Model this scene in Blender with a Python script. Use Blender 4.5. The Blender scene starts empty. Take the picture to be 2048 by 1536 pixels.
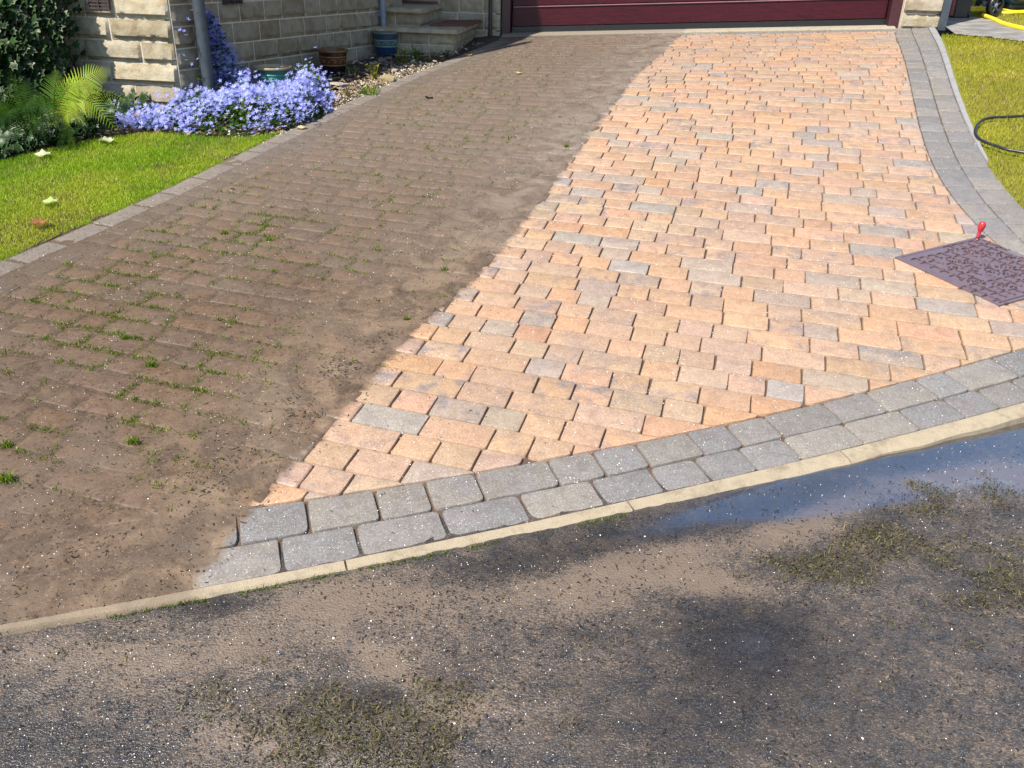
import bpy, math, random
import numpy as np
from mathutils import Vector, Matrix, noise as mnoise
random.seed(7); rng = np.random.default_rng(7)
C = bpy.context.scene.collection
sc = bpy.context.scene
# ------------------------------------------------------------------ camera, sky, sun
S = 0.72                       # metres per survey unit
FPX, PITCH, ROLL, PSI = 1699.917, math.radians(26.9957), math.radians(1.59965), 0.257193
CZ = 1.75                      # eye height (world z of the camera)
Fv = np.array([0, math.cos(PITCH), -math.sin(PITCH)]); Uv0 = np.array([0, math.sin(PITCH), math.cos(PITCH)]); Rv0 = np.array([1., 0, 0])
Rv = math.cos(ROLL)*Rv0 + math.sin(ROLL)*Uv0
Uv = -math.sin(ROLL)*Rv0 + math.cos(ROLL)*Uv0
cam = bpy.data.cameras.new('camera'); camo = bpy.data.objects.new('camera', cam); C.objects.link(camo)
camo.matrix_world = Matrix(((Rv[0], Uv[0], -Fv[0], 0), (Rv[1], Uv[1], -Fv[1], 0), (Rv[2], Uv[2], -Fv[2], CZ), (0, 0, 0, 1)))
cam.sensor_fit = 'HORIZONTAL'; cam.sensor_width = 36.0; cam.lens = FPX/2048*36.0
cam.clip_start = 0.05; cam.clip_end = 600
sc.camera = camo
SUN_EL = math.radians(53); SUN_TRAVEL_AZ = math.radians(44)    # light travels towards this azimuth (from +Y to +X)
w = bpy.data.worlds.new('World'); sc.world = w; w.use_nodes = True
wt = w.node_tree; wt.nodes.clear()
sky = wt.nodes.new('ShaderNodeTexSky'); sky.sky_type = 'NISHITA'; sky.sun_disc = False
sky.sun_elevation = SUN_EL; sky.sun_rotation = SUN_TRAVEL_AZ + math.pi; sky.air_density = 1.0; sky.dust_density = 0.4; sky.ozone_density = 2.2
bg = wt.nodes.new('ShaderNodeBackground'); bg.inputs['Strength'].default_value = 0.12
wo = wt.nodes.new('ShaderNodeOutputWorld'); wt.links.new(sky.outputs[0], bg.inputs[0]); wt.links.new(bg.outputs[0], wo.inputs[0])
sl = bpy.data.lights.new('sun', 'SUN'); sl.energy = 4.7; sl.angle = math.radians(0.53); sl.color = (1.0, 0.955, 0.88)
so = bpy.data.objects.new('sun', sl); C.objects.link(so)
dvec = Vector((math.sin(SUN_TRAVEL_AZ)*math.cos(SUN_EL), math.cos(SUN_TRAVEL_AZ)*math.cos(SUN_EL), -math.sin(SUN_EL)))
so.rotation_euler = dvec.to_track_quat('-Z', 'Y').to_euler()
sc.view_settings.view_transform = 'Standard'; sc.view_settings.look = 'None'; sc.view_settings.gamma = 1.0
sc.view_settings.exposure = 0.82
sc.cycles.max_bounces = 6; sc.cycles.transparent_max_bounces = 8

# ------------------------------------------------------------------ ground survey
KA = np.array([-2.17910224e+00, -1.97386883e+00, -1.76190861e+00, -1.49184660e+00, -1.18551992e+00, -9.56163612e-01, -8.15266865e-01, -6.44658569e-01])
KC = np.array([-6.55221218e-02, -4.16848344e-02, -1.67159933e-02, 2.79042701e-03, 2.92659399e-02, 5.01314085e-02, 3.85511767e-02, 2.13266139e-03])
V0 = 12.523975302187372*S; D = 0.165*S
def cub(y, v):
    v = np.asarray(v, float); s = (v-1)/2.0; n = len(y)
    i = np.clip(np.floor(s).astype(int), 0, n-2); t = s-i
    ye = np.concatenate([[2*y[0]-y[1]], y, [2*y[-1]-y[-2]]])
    p0, p1, p2, p3 = ye[i], ye[i+1], ye[i+2], ye[i+3]
    m0 = (p2-p0)/2; m1 = (p3-p1)/2; t2 = t*t; t3 = t2*t
    z = (2*t3-3*t2+1)*p1+(t3-2*t2+t)*m0+(-2*t3+3*t2)*p2+(t3-t2)*m1
    z = np.where(s < 0, y[0]+(y[1]-y[0])*s, z)
    return np.where(s > n-1, y[-1]+(y[-1]-y[-2])*0.3*(s-(n-1)), z)
cP, sP = math.cos(PSI), math.sin(PSI)
def xy2uv(x, y): return x*cP-y*sP, x*sP+y*cP
def uv2xy(u, v): return u*cP+v*sP, -u*sP+v*cP
def zuv(u, v):
    u = np.asarray(u, float)/S; v = np.asarray(v, float)/S
    v = np.clip(v, -4, 22); u = np.clip(u, -9, 5)
    return (cub(KA, v)+u*cub(KC, np.clip(v, 0, 14)))*S+CZ
def zxy(x, y): return zuv(*xy2uv(np.asarray(x, float), np.asarray(y, float)))
def ray(px, py): return Fv+Rv*(px-1024)/FPX+Uv*(768-py)/FPX
def G(px, py, dz=0.0):
    """point of the ground that the survey pixel (2048 x 1536 grid) shows"""
    d = ray(px, py); ts = np.linspace(.7, 17, 1500)
    g = CZ+d[2]*ts-zxy(d[0]*ts, d[1]*ts)-dz
    k = np.where((g[:-1] > 0) & (g[1:] <= 0))[0]
    if len(k) == 0: k = [np.argmin(np.abs(g))]
    a, b = ts[k[0]], ts[min(k[0]+1, 1499)]
    for _ in range(30):
        m = (a+b)/2
        if CZ+d[2]*m-float(zxy(d[0]*m, d[1]*m))-dz > 0: a = m
        else: b = m
    return np.array([d[0]*a, d[1]*a, CZ+d[2]*a])
def zat(px, py, P):
    d = ray(px, py); t = math.hypot(P[0], P[1])/math.hypot(d[0], d[1]); return CZ+d[2]*t
def onplane(px, py, P, n):
    d = ray(px, py); n = np.array([n[0], n[1], 0.]); o = np.array([0, 0, CZ])
    t = ((np.array([P[0], P[1], 0])-o)@n)/(d@n); return o+d*t
def onz(px, py, z):
    d = ray(px, py); t = (z-CZ)/d[2]; return np.array([d[0]*t, d[1]*t, z])
def toscreen(P):
    P = np.asarray(P, float)-np.array([0, 0, CZ]); z = P@Fv
    return 1024+FPX*(P@Rv)/z, 768-FPX*(P@Uv)/z, z

# ------------------------------------------------------------------ mesh helpers
class MB:
    def __init__(s): s.v = []; s.f = []; s.c = []; s.m = []
    def add(s, verts, faces, col=(1, 1, 1, 1), mi=0):
        o = len(s.v); s.v.extend([tuple(map(float, q)) for q in verts])
        s.f.extend([tuple(i+o for i in f) for f in faces]); s.m.extend([mi]*len(faces))
        if isinstance(col, list): s.c.extend(col)
        else: s.c.extend([col]*len(verts))
        return o
    def box(s, P, e1, e2, e3, col=(1, 1, 1, 1), mi=0):
        P, e1, e2, e3 = [np.array(a, float) for a in (P, e1, e2, e3)]
        vs = [P, P+e1, P+e1+e2, P+e2, P+e3, P+e1+e3, P+e1+e2+e3, P+e2+e3]
        fs = [(0, 3, 2, 1), (4, 5, 6, 7), (0, 1, 5, 4), (1, 2, 6, 5), (2, 3, 7, 6), (3, 0, 4, 7)]
        s.add(vs, fs, col, mi)
    def tube(s, pts, r, n=10, col=(1, 1, 1, 1), mi=0, cap=True):
        pts = [np.array(p, float) for p in pts]; rr = r if isinstance(r, (list, tuple)) else [r]*len(pts)
        vs = []; prev = None
        for i, p in enumerate(pts):
            t = pts[min(i+1, len(pts)-1)]-pts[max(i-1, 0)]; t = t/(np.linalg.norm(t)+1e-9)
            a = prev if prev is not None else (np.array([0, 0, 1.]) if abs(t[2]) < .9 else np.array([1., 0, 0]))
            a = a-t*(a@t); a /= np.linalg.norm(a)+1e-9; prev = a; b = np.cross(t, a)
            for k in range(n):
                th = 2*math.pi*k/n; vs.append(p+rr[i]*(a*math.cos(th)+b*math.sin(th)))
        fs = [(i*n+k, i*n+(k+1) % n, (i+1)*n+(k+1) % n, (i+1)*n+k) for i in range(len(pts)-1) for k in range(n)]
        if cap: fs += [tuple(range(n))[::-1], tuple((len(pts)-1)*n+k for k in range(n))]
        s.add(vs, fs, col, mi)
    def lathe(s, prof, O, axis=(0, 0, 1), n=40, col=(1, 1, 1, 1), mi=0, cols=None):
        ax = Vector(axis).normalized(); q = Vector((0, 0, 1)).rotation_difference(ax); O = Vector(O)
        vs = []; cc = []
        for j, (r, z) in enumerate(prof):
            for k in range(n):
                th = 2*math.pi*k/n; vs.append(O+q @ Vector((r*math.cos(th), r*math.sin(th), z))); cc.append(cols[j] if cols else col)
        fs = [(i*n+k, i*n+(k+1) % n, (i+1)*n+(k+1) % n, (i+1)*n+k) for i in range(len(prof)-1) for k in range(n)]
        fs += [tuple(range(n))[::-1], tuple((len(prof)-1)*n+k for k in range(n))]
        s.add(vs, fs, cc, mi)
    def build(s, name, mats, parent=None, smooth=False, angle=None):
        me = bpy.data.meshes.new(name)
        me.from_pydata(s.v, [], s.f); me.update()
        at = me.color_attributes.new('Col', 'FLOAT_COLOR', 'POINT')
        at.data.foreach_set('color', np.array([tuple(q)+(1.,)*(4-len(q)) for q in s.c], dtype=np.float32).ravel())
        for m in (mats if isinstance(mats, (list, tuple)) else [mats]): me.materials.append(m)
        me.polygons.foreach_set('material_index', np.array(s.m, dtype=np.int32))
        if smooth: me.polygons.foreach_set('use_smooth', np.ones(len(me.polygons), dtype=bool))
        if angle is not None and smooth:
            try: me.set_sharp_from_angle(angle=math.radians(angle))
            except Exception: pass
        o = bpy.data.objects.new(name, me); C.objects.link(o)
        if parent is not None: attach(o, parent)
        return o
def attach(o, parent):
    o.parent = parent; o.matrix_parent_inverse = Matrix.Translation(parent.location).inverted()
def fastmesh(name, V, F, mats, cols=None, smooth=False, parent=None):
    """numpy verts (n,3), faces (m,k)"""
    me = bpy.data.meshes.new(name); V = np.asarray(V, np.float32); F = np.asarray(F, np.int32); k = F.shape[1]
    me.vertices.add(len(V)); me.vertices.foreach_set('co', V.ravel())
    me.loops.add(F.size); me.loops.foreach_set('vertex_index', F.ravel())
    me.polygons.add(len(F)); me.polygons.foreach_set('loop_start', np.arange(0, F.size, k, dtype=np.int32))
    me.polygons.foreach_set('loop_total', np.full(len(F), k, dtype=np.int32))
    if smooth: me.polygons.foreach_set('use_smooth', np.ones(len(F), dtype=bool))
    me.update(calc_edges=True); me.validate()
    if cols is not None:
        at = me.color_attributes.new('Col', 'FLOAT_COLOR', 'POINT'); at.data.foreach_set('color', np.asarray(cols, np.float32).ravel())
    me.materials.append(mats)
    o = bpy.data.objects.new(name, me); C.objects.link(o)
    if parent is not None: attach(o, parent)
    return o
def tag(o, label=None, cat=None, group=None, kind=None):
    if label: o['label'] = label
    if cat: o['category'] = cat
    if group: o['group'] = group
    if kind: o['kind'] = kind
    return o
def struct(o): o['kind'] = 'structure'; return o
def thing(name, loc, label, cat, group=None):
    o = bpy.data.objects.new(name, None); C.objects.link(o); o.location = tuple(loc); o.empty_display_size = .1
    return tag(o, label, cat, group)
def vnoise(x, y, sc_, seed=0, oct=3):
    """cheap vectorised value noise, -1..1"""
    x = np.asarray(x, float)*sc_+seed*17.3; y = np.asarray(y, float)*sc_+seed*9.1; out = 0; amp = 1; tot = 0
    for _ in range(oct):
        xi = np.floor(x).astype(np.int64); yi = np.floor(y).astype(np.int64); fx = x-xi; fy = y-yi
        fx = fx*fx*(3-2*fx); fy = fy*fy*(3-2*fy)
        def h(a, b):
            n = (a*374761393+b*668265263+seed*1442695) & 0x7fffffff; n = ((n ^ (n >> 13))*1274126177) & 0x7fffffff
            return ((n ^ (n >> 16)) & 0xffff)/32767.5-1
        v = (h(xi, yi)*(1-fx)+h(xi+1, yi)*fx)*(1-fy)+(h(xi, yi+1)*(1-fx)+h(xi+1, yi+1)*fx)*fy
        out = out+v*amp; tot += amp; amp *= .5; x = x*2.03+5.7; y = y*2.03+3.1
    return out/tot

# ------------------------------------------------------------------ node helpers
class NT:
    def __init__(s, name, group=False):
        if group: s.t = bpy.data.node_groups.new(name, 'ShaderNodeTree'); s.mat = None
        else:
            s.mat = bpy.data.materials.new(name); s.mat.use_nodes = True; s.t = s.mat.node_tree; s.t.nodes.clear()
    def n(s, typ, ins={}, **props):
        nd = s.t.nodes.new('ShaderNode'+typ)
        for k, v in props.items(): setattr(nd, k, v)
        for k, v in ins.items():
            sk = nd.inputs[k]
            if isinstance(v, bpy.types.NodeSocket): s.t.links.new(v, sk)
            elif isinstance(v, bpy.types.Node): s.t.links.new(v.outputs[0], sk)
            else:
                if isinstance(v, (tuple, list)) and len(v) == 3 and sk.type == 'RGBA': v = tuple(v)+(1,)
                sk.default_value = v
        return nd
    def math(s, op, a, b=0.0, c=None, clamp=False):
        ins = {0: a, 1: b}
        if c is not None: ins[2] = c
        return s.n('Math', ins, operation=op, use_clamp=clamp).outputs[0]
    def mix(s, f, a, b, blend='MIX'):
        m = s.t.nodes.new('ShaderNodeMix'); m.data_type = 'RGBA'; m.blend_type = blend; m.clamp_factor = True
        for idx, v in ((0, f), (6, a), (7, b)):
            if isinstance(v, bpy.types.NodeSocket): s.t.links.new(v, m.inputs[idx])
            else: m.inputs[idx].default_value = (tuple(v)+(1,))[:4] if isinstance(v, (tuple, list)) else v
        return m.outputs[2]
    def ramp(s, f, lo, hi, a=0.0, b=1.0, smooth=True):
        return s.n('MapRange', {0: f, 1: lo, 2: hi, 3: a, 4: b}, interpolation_type='SMOOTHSTEP' if smooth else 'LINEAR').outputs[0]
    def noise(s, vec, scale, detail=3, rough=.55, dist=0.0):
        return s.n('TexNoise', {'Vector': vec, 'Scale': scale, 'Detail': detail, 'Roughness': rough, 'Distortion': dist})
    def coord(s): return s.n('TexCoord').outputs['Object']
    def attr(s, name='Col'): return s.n('Attribute', attribute_name=name)
    def out(s, bsdf, disp=None):
        o = s.n('OutputMaterial', {'Surface': bsdf.outputs[0]})
        return s.mat
    def bump(s, h, strength=.5, dist=.005): return s.n('Bump', {'Height': h, 'Strength': strength, 'Distance': dist}).outputs[0]
    def princ(s, **k):
        names = dict(base='Base Color', rough='Roughness', spec='Specular IOR Level', metal='Metallic', normal='Normal', coat='Coat Weight', coatr='Coat Roughness', sub='Subsurface Weight', trans='Transmission Weight')
        return s.n('BsdfPrincipled', {names[a]: b for a, b in k.items()})
def simple(name, col, rough=.6, var=.15, scale=30, bump=.0, bscale=200, spec=.5, metal=0.0, useattr=False):
    t = NT(name); co = t.coord(); nz = t.noise(co, scale, 4)
    base = t.attr().outputs[0] if useattr else col
    dark = t.mix(1.0, base, (1-var*2,)*3, 'MULTIPLY'); lite = t.mix(1.0, base, (1+var,)*3, 'MULTIPLY')
    cmix = t.mix(t.ramp(nz.outputs[0], .3, .7), dark, lite)
    k = dict(base=cmix, rough=rough, spec=spec, metal=metal)
    if bump: k['normal'] = t.bump(t.noise(co, bscale, 3).outputs[0], bump, .004)
    return t.out(t.princ(**k))

# ------------------------------------------------------------------ traced boundary lines (drive coordinates u right, v up the drive)
def poly_uv(pts): return np.array([xy2uv(*G(*p)[:2]) for p in pts], float)
def fit_line(pts, deg, along='u', n=60, ext=(0, 0)):
    q = poly_uv(pts); a, b = (q[:, 0], q[:, 1]) if along == 'u' else (q[:, 1], q[:, 0])
    co = np.polyfit(a, b, deg); t = np.linspace(a.min()-ext[0], a.max()+ext[1], n)
    lo, hi = a.min(), a.max(); d = np.polyder(co)
    y = np.where(t < lo, np.polyval(co, lo)+np.polyval(d, lo)*(t-lo), np.where(t > hi, np.polyval(co, hi)+np.polyval(d, hi)*(t-hi), np.polyval(co, t)))
    return np.stack([t, y], 1) if along == 'u' else np.stack([y, t], 1)
def offset_line(L, d):
    t = np.gradient(L, axis=0); t /= np.linalg.norm(t, axis=1)[:, None]; return L+d*np.stack([-t[:, 1], t[:, 0]], 1)
B_out = fit_line([(400, 1180), (560, 1150), (690, 1120), (830, 1090), (950, 1062), (1170, 1025), (1390, 975), (1560, 930), (1710, 893), (1990, 820), (2048, 805)], 2, 'u', 80, (1.6, .9))
B_mid = fit_line([(470, 1093), (610, 1067), (770, 1035), (950, 1003), (1115, 968), (1255, 945), (1430, 905), (1640, 860), (1790, 822), (2048, 750)], 2, 'u', 80, (1.6, .9))
B_in = fit_line([(535, 1015), (690, 985), (860, 955), (1000, 930), (1225, 895), (1430, 855), (1610, 815), (1780, 770), (1860, 745), (2048, 695)], 2, 'u', 80, (1.6, .9))
K_out = fit_line([(200, 1235), (400, 1203), (560, 1175), (680, 1150), (860, 1112), (1060, 1075), (1250, 1035), (1450, 990), (1715, 930), (1860, 885), (2048, 838)], 2, 'u', 80, (1.6, .9))
R_in = fit_line([(1789, 57), (1800.5, 89), (1808, 118), (1816, 162), (1829, 212), (1845, 267), (1858, 295), (1873, 339), (1889, 376), (1912, 405), (1941, 440), (1987, 482), (2021, 507)], 4, 'v', 90, (.55, .05))
R_mid = fit_line([(1823, 58), (1841, 102), (1851, 134), (1860, 170), (1873, 214), (1894, 272), (1910, 300), (1925.5, 339), (1946, 378), (1985, 423), (2033, 468)], 4, 'v', 90, (.75, .05))
R_out = fit_line([(1856, 54), (1872, 83), (1884, 115), (1902, 167), (1925.5, 233), (1938.5, 264), (1951, 287), (1975, 321), (1990, 350), (2016, 386), (2048, 415)], 4, 'v', 90, (.95, .05))
RK_out = fit_line([(1871, 53), (1889, 87), (1902, 123), (1915, 160), (1923, 194), (1936, 227), (1946, 253), (1964.6, 287), (1977, 321)], 3, 'v', 60, (0, .05))
L_out = fit_line([(0, 528), (85, 484), (191, 436), (267, 402), (369, 361), (478, 306), (547, 273), (612, 252), (665, 215), (720, 192), (775, 170), (837, 140), (875, 125), (950, 100), (992, 82)], 3, 'v', 90, (2.2, .05))
L_mid = offset_line(L_out, -.135); L_in = offset_line(L_out, -.275)
T_line = np.array([xy2uv(*G(1003, 74)[:2]), xy2uv(*G(1400, 65.5)[:2]), xy2uv(*G(1792, 59)[:2])])      # threshold edge
H_line = T_line-np.array([0, .125])                                                              # header course
DIRT = poly_uv([(380, 1215), (400, 1180), (455, 1095), (500, 1040), (560, 975), (600, 930), (640, 880), (690, 825), (760, 750), (815, 690), (870, 632), (940, 575), (1000, 515), (1050, 450), (1080, 410), (1115, 370), (1165, 295), (1200, 250), (1240, 200), (1270, 160), (1300, 130), (1340, 95), (1368, 68)])
DIRT = DIRT[np.argsort(DIRT[:, 1])]
def ub_of(v): return np.interp(v, DIRT[:, 1], DIRT[:, 0])

# ------------------------------------------------------------------ paving materials
UB_LO, UB_HI = -2.4, 0.6
dg = NT('dirt_field', group=True)
dg.t.interface.new_socket('dirt', in_out='OUTPUT', socket_type='NodeSocketFloat'); dg.t.interface.new_socket('dist', in_out='OUTPUT', socket_type='NodeSocketFloat')
dg.t.interface.new_socket('uv', in_out='OUTPUT', socket_type='NodeSocketVector')
_co = dg.n('TexCoord').outputs['Object']
_rot = dg.n('VectorRotate', {'Vector': _co, 'Angle': PSI}, rotation_type='Z_AXIS').outputs[0]
_sx = dg.n('SeparateXYZ', {0: _rot})
_fc = dg.t.nodes.new('ShaderNodeFloatCurve'); _cv = _fc.mapping.curves[0]
_xs = np.linspace(0, 1, 24)
_ys = (ub_of(_xs*9.5)-UB_LO)/(UB_HI-UB_LO)
_cv.points[0].location = (0, float(_ys[0])); _cv.points[1].location = (1, float(_ys[-1]))
for a_, b_ in zip(_xs[1:-1], _ys[1:-1]): _cv.points.new(float(a_), float(b_))
for p_ in _cv.points: p_.handle_type = 'VECTOR'
_fc.mapping.update()
dg.t.links.new(dg.math('MULTIPLY', _sx.outputs[1], 1/9.5), _fc.inputs['Value'])
_ub = dg.math('MULTIPLY_ADD', _fc.outputs[0], UB_HI-UB_LO, UB_LO)
_d = dg.math('SUBTRACT', _ub, _sx.outputs[0])
_nz = dg.noise(_co, 9, 4); _nz2 = dg.noise(_co, 45, 3)
_d2 = dg.math('ADD', _d, dg.math('MULTIPLY_ADD', _nz.outputs[0], .11, -.055)); _d2 = dg.math('ADD', _d2, dg.math('MULTIPLY_ADD', _nz2.outputs[0], .05, -.025))
go = dg.t.nodes.new('NodeGroupOutput')
dg.t.links.new(dg.ramp(_d2, -.012, .035), go.inputs['dirt']); dg.t.links.new(_d, go.inputs['dist']); dg.t.links.new(_rot, go.inputs['uv'])
def dirt(t):
    g = t.t.nodes.new('ShaderNodeGroup'); g.node_tree = dg.t; return g.outputs
def mud_colour(t, co, dist):
    n1 = t.noise(co, 2.2, 5, .6); n2 = t.noise(co, 26, 4, .65, .6); n3 = t.noise(co, 160, 2); n4 = t.noise(co, 7, 3, .6, .8)
    n7 = t.noise(co, 75, 4, .7, .5); c = t.mix(t.ramp(n2.outputs[0], .35, .7), (.078, .050, .031), (.135, .090, .058))
    c = t.mix(t.ramp(n1.outputs[0], .42, .68), c, (.125, .09, .062)); c = t.mix(t.math('MULTIPLY', t.ramp(n7.outputs[0], .54, .68), .75), c, (.05, .037, .026)); c = t.mix(t.math('MULTIPLY', t.ramp(n7.outputs[0], .44, .32), .5), c, (.20, .14, .09))
    far = t.ramp(t.n('SeparateXYZ', {0: co}).outputs[1], 2.6, 6.0); c = t.mix(t.math('MULTIPLY', far, .62), c, (.18, .148, .118))
    # smooth washed silt next to the cleaned edge
    edge = t.ramp(dist, .75, .02); sm = t.math('MULTIPLY', edge, t.ramp(n4.outputs[0], .34, .68))
    c = t.mix(t.math('MULTIPLY', sm, .62), c, t.mix(far, (.265, .178, .11), (.25, .205, .165)))
    c = t.mix(t.math('MULTIPLY', t.ramp(n4.outputs[0], .44, .26), .35), c, (.085, .062, .045))
    c = t.mix(t.ramp(n3.outputs[0], .66, .74), c, (.33, .26, .19))
    c = t.mix(t.ramp(n3.outputs[0], .36, .28), c, (.05, .035, .022))
    return c, n2.outputs[0], n3.outputs[0], sm
def paver_material(name='tumbled_block', dk=1.0):
    t = NT(name); co = t.coord(); d = dirt(t); at = t.attr()
    n1 = t.noise(co, 34, 5, .62, .4); n2 = t.noise(co, 260, 2, .7); n3 = t.noise(co, 150, 3, .6)
    base = at.outputs[0]
    n4 = t.noise(co, 11, 4, .6, .5)
    stain = t.math('MULTIPLY', t.ramp(t.math('ADD', t.math('MULTIPLY', n4.outputs[0], .75), t.math('MULTIPLY', n1.outputs[0], .3)), .47, .66), at.outputs[3])
    c = t.mix(stain, base, (.215, .19, .19))
    n6 = t.noise(co, 22, 5, .7, .6); c = t.mix(t.ramp(n6.outputs[0], .40, .66), c, t.mix(1.0, c, (.84, .81, .79), 'MULTIPLY'))
    c = t.mix(t.ramp(n3.outputs[0], .35, .75), t.mix(1.0, c, (.80, .77, .74), 'MULTIPLY'), t.mix(1.0, c, (1.08, 1.08, 1.08), 'MULTIPLY'))
    c = t.mix(t.math('MULTIPLY', t.ramp(n2.outputs[0], .37, .28), .8), c, (.14, .095, .065))
    c = t.mix(t.math('MULTIPLY', t.ramp(n2.outputs[0], .62, .70), .7), c, (.66, .6, .52))
    mud, m2, m3, sm = mud_colour(t, co, d[1])
    keep = t.math('MULTIPLY_ADD', t.noise(co, 14, 3).outputs[0], .5, .03)
    cd = t.mix(t.math('MULTIPLY', keep, t.math('SUBTRACT', 1.0, sm)), mud, t.mix(1.0, c, (.42, .36, .30), 'MULTIPLY'))
    col = t.mix(t.math('MULTIPLY', d[0], dk), c, cd)
    r = t.math('MULTIPLY_ADD', n3.outputs[0], .35, .36)
    h = t.math('ADD', t.math('MULTIPLY', n3.outputs[0], .6), t.math('MULTIPLY', n2.outputs[0], .4))
    return t.out(t.princ(base=col, rough=r, spec=.4, normal=t.bump(h, .35, .003)))
def bed_material():
    t = NT('jointing_grit'); co = t.coord(); d = dirt(t)
    n2 = t.noise(co, 300, 3)
    c = t.mix(n2.outputs[0], (.055, .033, .022), (.15, .095, .06))
    mud, m2, m3, sm = mud_colour(t, co, d[1])
    col = t.mix(d[0], c, t.mix(sm, t.mix(1.0, mud, (.90, .88, .86), 'MULTIPLY'), mud))
    h = t.math('ADD', m3, t.math('MULTIPLY', m2, 2.0))
    return t.out(t.princ(base=col, rough=.5, spec=.4, normal=t.bump(h, .4, .004)))
M_block = paver_material(); M_border = paver_material('dry_border_block', .58); M_bed = bed_material()

# ------------------------------------------------------------------ block paving
def area(p): return .5*sum(p[i][0]*p[(i+1) % len(p)][1]-p[(i+1) % len(p)][0]*p[i][1] for i in range(len(p)))
def clip_half(p, a, n):
    out = []
    for i in range(len(p)):
        A, Bq = p[i], p[(i+1) % len(p)]; da = (A-a)@n; db = (Bq-a)@n
        if da >= 0: out.append(A)
        if (da >= 0) != (db >= 0): out.append(A+(Bq-A)*(da/(da-db)))
    return out
def inset(p, d):
    n = len(p); out = []
    for i in range(n):
        a, b, c = p[i-1], p[i], p[(i+1) % n]
        t1 = (b-a)/(np.linalg.norm(b-a)+1e-9); t2 = (c-b)/(np.linalg.norm(c-b)+1e-9)
        n1 = np.array([-t1[1], t1[0]]); n2 = np.array([-t2[1], t2[0]])
        k = 1+n1@n2
        out.append(b+(n1+n2)*d/max(k, .35))
    return out
def round_poly(p, r):
    out = []; n = len(p)
    for i in range(n):
        a, b, c = p[i-1], p[i], p[(i+1) % n]; l1 = np.linalg.norm(b-a); l2 = np.linalg.norm(c-b); rr = min(r*random.uniform(.5, 1.5), .35*l1, .35*l2)
        P0 = b+(a-b)/(l1+1e-9)*rr; P2 = b+(c-b)/(l2+1e-9)*rr
        out += [P0, .25*P0+.5*b+.25*P2, P2]
        m = max(0, int(l2/.045)-1)
        e0 = P2; e1 = c+(b-c)/(l2+1e-9)*rr; nn = np.array([-(c-b)[1], (c-b)[0]])/(l2+1e-9)
        for k in range(m): out.append(e0+(e1-e0)*((k+1)/(m+1))+nn*random.uniform(-.0014, .0008))
    return out
def shrink(p, c, d):
    out = []
    for q in p:
        v = q-c; l = np.linalg.norm(v); out.append(q-v/(l+1e-9)*min(d, l*.6))
    return out
class Blocks:
    def __init__(s): s.V = []; s.F = []; s.Cc = []
    def add(s, poly, col, joint=.0035, r=.009, soft=0.0, lift=0.0):
        poly = [np.array(q, float) for q in poly]
        # drop tiny edges
        q = [poly[i] for i in range(len(poly)) if np.linalg.norm(poly[i]-poly[i-1]) > .006]
        if len(q) < 3: return
        if area(q) < 0: q = q[::-1]
        if area(q) < 13e-4: return
        q = inset(q, joint*random.uniform(.7, 1.3))
        if area(q) < 3e-4: return
        p = round_poly(q, r); c = np.mean(p, 0)
        tx, ty, tz = random.gauss(0, .0045), random.gauss(0, .0045), random.gauss(0, .0006)+lift
        rings = [(p, -.035), (p, -.0045-soft*.004), (shrink(p, c, .0018+soft*.006), -.0010-soft*.0012), (shrink(p, c, .008+soft*.014), 0.0)]
        o = len(s.V); n = len(p)
        for ring, dz in rings:
            a = np.array(ring); z = zuv(a[:, 0], a[:, 1])+dz+tz+(a[:, 0]-c[0])*tx+(a[:, 1]-c[1])*ty
            x, y = uv2xy(a[:, 0], a[:, 1])
            for k in range(n): s.V.append((x[k], y[k], z[k])); s.Cc.append(col)
        for j in range(3):
            for k in range(n): s.F.append((o+j*n+k, o+j*n+(k+1) % n, o+(j+1)*n+(k+1) % n, o+(j+1)*n+k))
        s.F.append(tuple(o+3*n+k for k in range(n)))
    def build(s, name, mat=None):
        m = MB(); m.v = s.V; m.f = s.F; m.c = s.Cc; m.m = [0]*len(s.F)
        return struct(m.build(name, mat or M_block, smooth=True, angle=50))
WARM = [((.455, .288, .178), 34), ((.435, .290, .188), 26), ((.46, .275, .160), 8), ((.405, .285, .198), 14), ((.365, .282, .218), 11), ((.325, .275, .235), 6), ((.425, .285, .202), 6), ((.44, .268, .178), 3)]
def warm():
    c = random.choices([a for a, b in WARM], [b for a, b in WARM])[0]; k = random.uniform(.9, 1.08)
    st = random.choices([.12, .4, .8], [46, 34, 20])[0]
    return (c[0]*k, c[1]*k*random.uniform(.97, 1.03), c[2]*k*random.uniform(.94, 1.06), st)
def grey():
    c = random.choice([(.235, .217, .196), (.255, .234, .205), (.215, .207, .197), (.265, .24, .205), (.225, .216, .205)]); k = random.uniform(.80, 1.0)
    return (c[0]*k, c[1]*k, c[2]*k, random.choice([0, .3, .5, .8]))
def seg_clip(p, L, side):
    """clip block p by the piece of boundary L nearest to it; side=+1 keeps the left of L"""
    c = np.mean(p, 0); dd = np.linalg.norm(L-c, axis=1); i = int(np.argmin(dd)); i = min(max(i, 1), len(L)-2)
    a, b = L[i-1], L[i+1]; t = (b-a)/np.linalg.norm(b-a); n = np.array([-t[1], t[0]])*side
    s = (c-L[i])@n
    if s > .3: return p
    if s < -.3: return []
    return clip_half(p, L[i], n)
body = Blocks(); JT = []
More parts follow.
